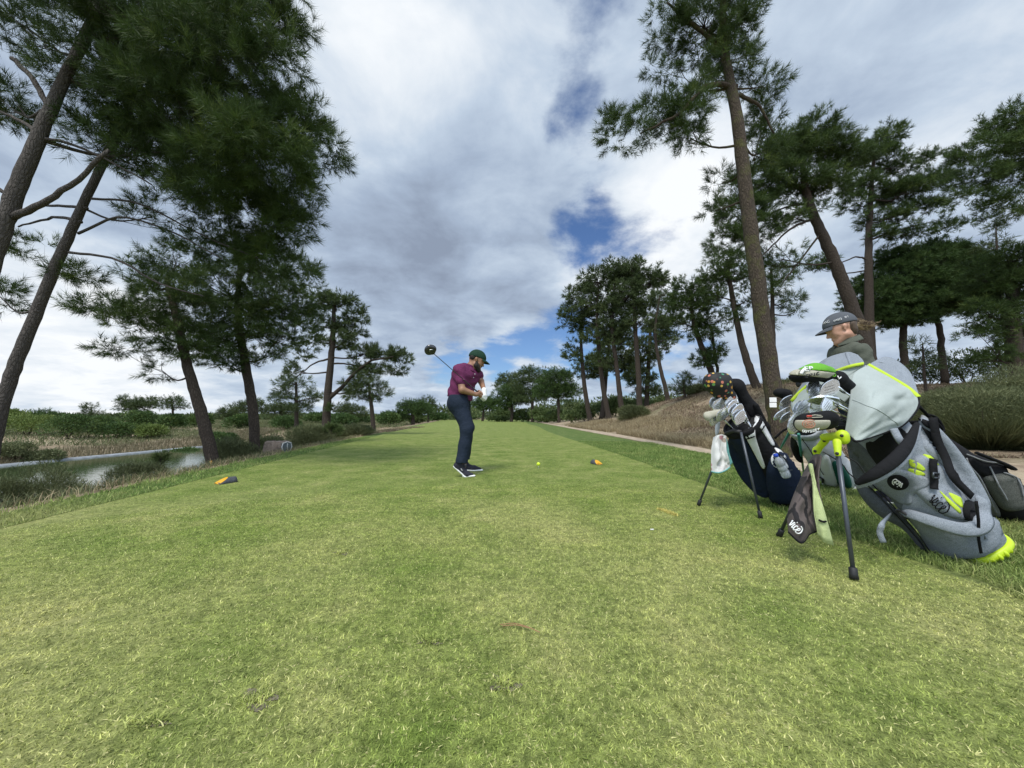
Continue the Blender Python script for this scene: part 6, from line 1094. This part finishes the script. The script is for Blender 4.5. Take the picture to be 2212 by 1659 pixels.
mb = MB(); tube(mb, spline([Q2(360, 665, 3.03), Q2(430, 760, 3.05), np_(.06, 0)], 8), .036, 12); mb.build('neck', M['black_cloth'], r)
r = thing('head_cover', Q2(400, 620, 3.06), 'plain black head cover with long neck, behind the fruit-print one', 'head cover'); soft('shell', [(Q2(385, 610, 3.06), Q2(410, 615, 3.06), .055, .06, .03), (Q2(410, 620, 3.06), Q2(500, 760, 3.08), .055, .055, .04), (Q2(500, 760, 3.08), Q2(540, 830, 3.1), .055, .06, .04)], .008, M['black_cloth'], r)
r = thing('head_cover', Q2(235, 800, 2.98), 'tan blade putter cover at lower left of the black bag\'s clubs', 'head cover'); soft('shell', [(Q2(225, 805, 2.98), Q2(305, 785, 2.99), .032, .026, .02, (0, -1, .3), 1.6), (Q2(225, 815, 2.98), Q2(228, 828, 2.98), .026, .02, .02)], .006, M['hc_tan'], r)
mb = MB(); tube(mb, [Q2(300, 790, 3.0), np_(-.07, -.05)], .005, 8); mb.build('shaft', M['steel'], r)
tw = towel('stained white towel with aqua back hanging from the black bag', 'towel_dirty', [[Q2(262, 950, 3.06), Q2(290, 935, 3.03), Q2(320, 930, 3.02), Q2(345, 940, 3.04)], [Q2(250, 1020, 3.05), Q2(285, 1020, 3.0), Q2(315, 1020, 3.03), Q2(348, 1030, 3.0)], [Q2(248, 1120, 3.04), Q2(290, 1120, 2.99), Q2(330, 1110, 3.02), Q2(365, 1100, 3.0)], [Q2(250, 1172, 3.03), Q2(295, 1180, 2.98), Q2(340, 1165, 3.0), Q2(372, 1140, 3.02)]], 'aqua', .03, 6,
           [[Q2(330, 960, 3.07), Q2(340, 960, 3.07), Q2(350, 960, 3.07)], [Q2(340, 1060, 3.06), Q2(355, 1060, 3.06), Q2(370, 1060, 3.06)], [Q2(345, 1150, 3.05), Q2(365, 1140, 3.05), Q2(388, 1115, 3.06)]], 'aqua')
def bottle():
    P_, n_ = NB.cast(*K2(690, 1120)); c = P_+n_*.02; r = thing('water_bottle', c, 'clear plastic water bottle with blue cap in the navy side pocket', 'bottle'); ax = unit(Q2(676, 1080, 3.0)-Q2(712, 1150, 3.0)); m, t, b = nt('clear_plastic'); b.inputs['Base Color'].default_value = (.75, .8, .85, 1); b.inputs['Roughness'].default_value = .12; b.inputs['Transmission Weight'].default_value = .55
    prof = [(-.11, .028), (-.10, .032), (-.06, .032), (-.055, .029), (-.05, .032), (-.02, .032), (-.015, .029), (-.01, .032), (.025, .031), (.05, .018), (.056, .014), (.066, .014)]
    mb = MB(); tube(mb, [c+ax*a for a, _ in prof], [q for _, q in prof], 20); mb.build('body', m, r); M['blue_cap'] = simple('blue_cap', (0.02, 0.06, 0.42), .4); mb = MB(); tube(mb, [c+ax*.062, c+ax*.064, c+ax*.082, c+ax*.084], [.015, .017, .017, .014], 20); mb.build('cap', M['blue_cap'], r)
bottle()
# ================================================================ pale green-and-grey bag further back
def pale_bag():
    K = K3; base, rim = np.array([3.52, 4.05, .09]), P(*K3(245, 700), 3.72)
    g = Bag('golf_bag', base, rim, 'pale grey and green stand bag with teal legs, half hidden behind the front bag', 'golf bags beside the tee', [(-.03, .10, .12), (.0, .13, .15), (.2, .14, .16), (.6, .13, .145), (.97, .115, .125)]); g.body(M['bag_white'], M['bag_white'])
    g.patch('green_panel', [(395, 880), (450, 900), (500, 980), (505, 1040), (440, 1030), (400, 960)], M['green_cloth'], .004, .02, K); g.patch('white_panel', [(340, 860), (375, 850), (405, 940), (430, 1030), (360, 1020), (330, 940)], M['white_vinyl'], .004, .02, K); g.patch('dark_pocket', [(165, 740), (205, 735), (215, 830), (235, 900), (190, 880), (160, 800)], M['black_cloth'], .004, .02, K)
    g.line('buckle', [(330, 975), (350, 990), (345, 1005)], .010, M['black_rubber'], K, .01); g.line('drawcord', [(210, 735), (260, 800), (320, 900), (350, 960)], .004, M['black_rubber'], K, .012)
    mb = MB(); loft(mb, [g.ring(x, hb, hs) for x, hb, hs in ((-.05, .11, .13), (-.045, .14, .16), (-.02, .142, .162), (-.005, .134, .154))]); mb.build('foot', M['bag_white'], g.root)
    g.legs([P(*K(207, 735), 3.45), P(*K(160, 715), 3.7)], [G(*K(240, 985))+[0, 0, .01], G(*K(60, 905))+[0, 0, .01]], M['teal'], .011, .016)
    mb = MB(); tube(mb, spline([P(*K(70, 760), 3.7), P(*K(120, 715), 3.65), P(*K(165, 700), 3.6), P(*K(190, 720), 3.55)], 10), .010, 8); mb.build('handle', M['black_cloth'], g.root); return g
PB = pale_bag(); pp = lambda b, c: PB.at(PB.len-.02, b, c); R3 = lambda x, y, d: P(*K3(x, y), d)
for heel, toe, d, b, c, lab in [((165, 540), (115, 548), 3.5, .05, 0, 'chrome hybrid right below the black cover of the pale bag'), ((160, 560), (105, 570), 3.52, .03, 0, 'dark iron below the chrome hybrid of the pale bag'), ((150, 605), (105, 612), 3.5, 0, .02, 'small iron with dark back between the pale bag\'s lower irons'), ((125, 618), (78, 632), 3.48, -.03, .0, 'leftmost chrome iron of the pale bag'), ((155, 632), (112, 645), 3.46, -.05, .05, 'lowest chrome iron of the pale bag')]:
    club('iron', lab, K3(*heel), K3(*toe), d, pp(b, c), 'pale', group='irons in the pale bag')
r = thing('head_cover', R3(115, 505, 3.55), 'black head cover on the pale bag, in front of the mossy trunk', 'head cover'); soft('shell', [(R3(100, 500, 3.55), R3(130, 505, 3.55), .055, .055, .03, (0, 0, 1), 1.3), (R3(130, 510, 3.55), R3(175, 560, 3.58), .045, .035, .03)], .008, M['black_cloth'], r)
mb = MB(); tube(mb, [R3(175, 560, 3.58), pp(.05, .03)], .006, 8); mb.build('shaft', M['graphite'], r)
# ================================================================ black and silver bag at the right
def dark_bag():
    K = K3; base, rim = np.array([3.70, 2.80, .085]), np.array([3.03, 2.84, .62])
    g = Bag('golf_bag', base, rim, 'black and silver carry bag with mesh pocket at right edge, behind the grey bag', 'golf bags beside the tee', [(-.03, .11, .13), (.0, .13, .155), (.15, .14, .165), (.5, .125, .15), (.97, .115, .135)]); g.body(M['black_cloth'], M['black_cloth'])
    g.patch('silver_panel', [(890, 640), (930, 630), (1100, 830), (1280, 1060), (1360, 1190), (1310, 1200), (1200, 1080), (1020, 850)], M['silver_cloth'], .004, .01, K, step=7); g.patch('upper_pocket', [(1150, 880), (1200, 850), (1300, 870), (1380, 910), (1400, 980), (1330, 1000), (1220, 960)], M['black_cloth'], .004, .03, K, step=7)
    g.patch('mesh_pocket', [(1240, 980), (1330, 960), (1420, 960), (1470, 1040), (1480, 1130), (1440, 1170), (1360, 1160), (1300, 1080)], M['mesh_net'], .004, .04, K, step=7)
    for pl in ([(1150, 850), (1250, 890), (1340, 905), (1410, 925)], [(1280, 920), (1330, 1010), (1390, 1110)], [(1360, 955), (1440, 990), (1475, 1090)], [(1150, 870), (1240, 1000), (1330, 1180)]): g.line('zip', pl, .005, M['silver_cloth'], K, .012)
    mb = MB(); a = P(*K(1215, 840), 2.62); tube(mb, spline([a, P(*K(1290, 870), 2.60), P(*K(1380, 905), 2.62), P(*K(1420, 930), 2.66)], 10), [.02, .022, .022, .022, .022, .022, .022, .022, .026, .026], 8, flat=.5); mb.build('shoulder_strap', M['black_cloth'], g.root)
    mb = MB(); loft(mb, [g.ring(x, hb, hs) for x, hb, hs in ((-.05, .12, .14), (-.045, .145, .17), (-.005, .14, .165), (.0, .134, .158))]); mb.build('foot', M['black_rubber'], g.root); mb = MB(); rr_ = g.ring(.003, .142, .168); tube(mb, np.vstack([rr_, rr_[:1]]), .005, 6); mb.build('foot_trim', M['bag_white'], g.root)
    for pl in ([(890, 575), (950, 640), (1000, 680), (1030, 720)], [(930, 620), (985, 640), (1025, 700), (1015, 730)]): mb = MB(); tube(mb, spline([P(*K(*q), 2.72) for q in pl], 12), .014, 8, flat=.5); mb.build('carry_handle', M['black_cloth'], g.root)
    return g
dark_bag()
# ---------------------------------------------------------------- tee markers, ball, stone, plates, litter
M['marker_body'] = simple('dark_composite', (0.06, 0.065, 0.075), 0.7, 0.25, 60); M['marker_face'] = simple('yellow_enamel', (0.72, 0.36, 0.015), 0.45, 0.06)
def marker(u, v, dirx, label, face_cut):
    c = G(u, v); r = thing('tee_marker', c, label, 'tee marker', 'yellow tee markers'); R = .054; d = unit(np.array(dirx, float)); s = np.cross(d, (0, 0, 1)); Lh = .18
    th = np.linspace(0, np.pi, 18); mb = MB(); rows = []
    for q, sh in ((-1, 0), (-.5, .25), (0, .5), (.5, .75), (1, 1)):
        rows.append([c+d*(q*Lh*.5-(sh*(.105*math.sin(t))))+s*R*math.cos(t)+np.array([0, 0, R*1.05*math.sin(t)+.012]) for t in th]+[c+d*(q*Lh*.5)+s*R*.96*(-1+2*k/5)*1+np.array([0, 0, .004]) for k in range(6)])
    loft(mb, rows, cap=True); mb.build('body', M['marker_body'], r)
    rim = np.array(rows[-1]); f = rim.mean(0); mb = MB(); nrm = unit(np.array([d[0], d[1], .0])*.55+np.array([0, 0, .84])); loft(mb, [f+(rim-f)*.99+nrm*.003, f+(rim-f)*.93+nrm*.005, f+(rim-f)*.05+nrm*.005]); mb.build('face', M['marker_face'], r)
marker(489, 1044, (-.42, -.91, 0), 'yellow-faced dark tee marker on the left side of the tee', 0); marker(1288, 1003, (.35, -.94, 0), 'yellow-faced dark tee marker right of the ball', 0)
c = G(1163, 1012); r = thing('golf_tee', c, 'white tee peg under the yellow ball', 'tee'); mb = MB(); tube(mb, [c-[0, 0, .01], c+[0, 0, .028], c+[0, 0, .036], c+[0, 0, .042]], [.0022, .0026, .006, .0065], 8); mb.build('peg', M['white'], r)
M['ball'] = simple('neon_ball', (0.66, 0.86, 0.03), 0.3, 0.03, 300, .3, 260); mb = MB(); ellipsoid(mb, c+[0, 0, .066], (.026, .026, .026), nu=20, nv=14); tag(mb.build('golf_ball', M['ball']), 'neon yellow golf ball teed up right of the golfer', 'golf ball')
# stone tee sign
def stone():
    c = P(598, 985, 9.2); c[2] = float(hgt(c[0], c[1])); r = thing('stone_marker', c, 'rough brown stone block with a white-rimmed plaque on its face', 'stone marker'); M['stone'] = simple('weathered_stone', (0.16, 0.125, 0.10), 0.9, 0.4, 14, .8, 18); M['plaque'] = simple('slate_plaque', (0.10, 0.12, 0.13), 0.5, 0.15, 6); M['plaque_rim'] = simple('pale_rim', (0.55, 0.56, 0.55), 0.6)
    top = P(598, 956, 9.2)[2]+.02; hz = top-c[2]+.02; A, B_ = unit(np.array([.95, -.30, 0])), unit(np.array([.30, .95, 0])); w = .46; rg = rng(4); rows = []
    for z, k in ((-.1, 1.0), (0, 1.03), (hz*.35, 1.0), (hz*.7, .98), (hz*.93, .92), (hz, .8)):
        t = np.linspace(0, 2*np.pi, 24, endpoint=False); rows.append(c+np.outer(np.sign(np.cos(t))*np.abs(np.cos(t))**.5*w*.62*k, A)+np.outer(np.sign(np.sin(t))*np.abs(np.sin(t))**.5*.20*k, B_)+np.array([0, 0, z])+rg.normal(size=(24, 3))*.012)
    mb = MB(); loft(mb, rows); mb.build('block', M['stone'], r)
    Y = np.array([0, 0, 1.]); f = c+A*(w*.62+.012)+np.array([0, 0, hz*.55]); nr = A; X = -B_
    hexa = np.array([(-.11, -.5), (.11, -.5), (.16, .0), (.13, .38), (0, .5), (-.13, .38), (-.16, .0)])*np.array([.85, hz*.8]); pts = np.array([f+X*a+Y*b for a, b in hexa]); mb = MB(); loft(mb, [pts-nr*.03, pts+nr*.012]); mb.build('plaque', M['plaque'], r, smooth=False); mb = MB(); tube(mb, np.vstack([pts, pts[:1]])+nr*.014, .011, 6); mb.build('plaque_rim', M['plaque_rim'], r)
    mb = MB(); g0 = f+nr*.014; tube(mb, [g0+X*-.02+Y*-.08, g0+X*.0+Y*.08], .008, 5); tube(mb, [g0+X*.0+Y*.08, g0+X*-.03+Y*.05], .007, 5); mb.build('inscription', M['plaque_rim'], r)
stone()
c = P(457, 1016, 7.0); c[2] = float(hgt(c[0], c[1])); mb = MB(); tube(mb, [c-[0, 0, .1], c+[-.02, 0, .12], P(454, 1007, 7.0)], [.02, .018, .014], 8); M['stake'] = simple('orange_stake', (0.62, 0.30, 0.03), .6); tag(mb.build('stake', M['stake']), 'short orange-yellow stake at the tee edge beside the leaning trunk', 'stake')
# two white plates nailed to the mossy trunk
for q, (y, lab) in enumerate(((704, 'upper white square plate on the mossy trunk'), (738, 'lower white square plate on the mossy trunk'))):
    p = P(*K2(652, y), 6.80); mb = MB(); box(mb, p, (.13, .008, .085)); o = mb.build('plate', M['white'], smooth=False); bevel(o, .012, 3); tag(o, lab, 'plate', 'white plates on the mossy trunk')
# litter on the tee
mb = MB(); c = G(1408, 1148); tube(mb, [c+[-.010, 0, .014], c+[.010, -.004, .015]], .004, 8); tag(mb.build('broken_tee', M['white']), 'small white broken tee peg lying on the grass by the yellow mark', 'tee')
M['chalk'] = simple('yellow_paint_on_turf', (0.52, 0.46, 0.13), .9, .35, 160); g_ = rng(8); a, b = G(1424, 1101), G(1460, 1114); n = 700; t = g_.random(n)[:, None]; p = a+(b-a)*t+g_.normal(size=(n, 3))*np.array([.012, .02, 0]); p[:, 2] = .004; blades('paint_mark', p, .016, .006, M['chalk'], 9, 1.0)
tw_ = MB(); M['twig'] = simple('dry_pine_needle', (0.30, 0.17, 0.08), .7)
for pl in ([(1080, 1359), (1110, 1356), (1140, 1364), (1166, 1376)], [(1085, 1362), (1115, 1360), (1145, 1367)]): tube(tw_, spline([G(*q)+[0, 0, .016] for q in pl], 10), .0016, 5)
tag(tw_.build('fallen_needle', M['twig']), 'long brown fallen pine needles lying on the foreground grass', 'pine needles')
M['worn'] = simple('bare_scuffed_soil', (0.15, 0.13, 0.09), .95, .35, 40, .8, 60)
def divot(u, v, wu, wv, lab, seed):
    c = G(u, v); g = rng(seed); t = np.linspace(0, 2*np.pi, 26, endpoint=False); ex, ey = G(u+wu, v), G(u, v-wv); R = 1+.28*np.sin(3*t+seed)+.2*g.normal(size=26); ring_ = np.array([c+(ex-c)*math.cos(a)*k+(ey-c)*math.sin(a)*k for a, k in zip(t, R)]); ring_[:, 2] = .006; mb = MB(); loft(mb, [ring_, c+(ring_-c)*.5+[0, 0, .004], c+(ring_-c)*.02+[0, 0, .002]], cap=False); tag(mb.build('divot', M['worn']), lab, 'divot', 'scuffed divots in the tee')
    n = 260; q = c+g.normal(size=(n, 3))*np.array([abs(ex[0]-c[0]), abs(ey[1]-c[1]), 0])*.55; q[:, 2] = .006; return q
q = [divot(*a) for a in ((560, 1515, 32, 22, 'scuffed grey divot with straw wisps, lower left foreground', 1), (325, 1565, 34, 10, 'flat brown divot at far lower left of the foreground', 2), (1090, 1480, 30, 16, 'straw-strewn divot in the lower middle foreground', 3), (930, 1388, 22, 8, 'small dark divot left of the fallen needles', 4), (740, 1195, 14, 5, 'small tan bare spot farthest back left of the golfer\'s feet', 5))]
blades('straw_wisps', np.concatenate(q), .016, .003, M['blade'], 31, 1.4)
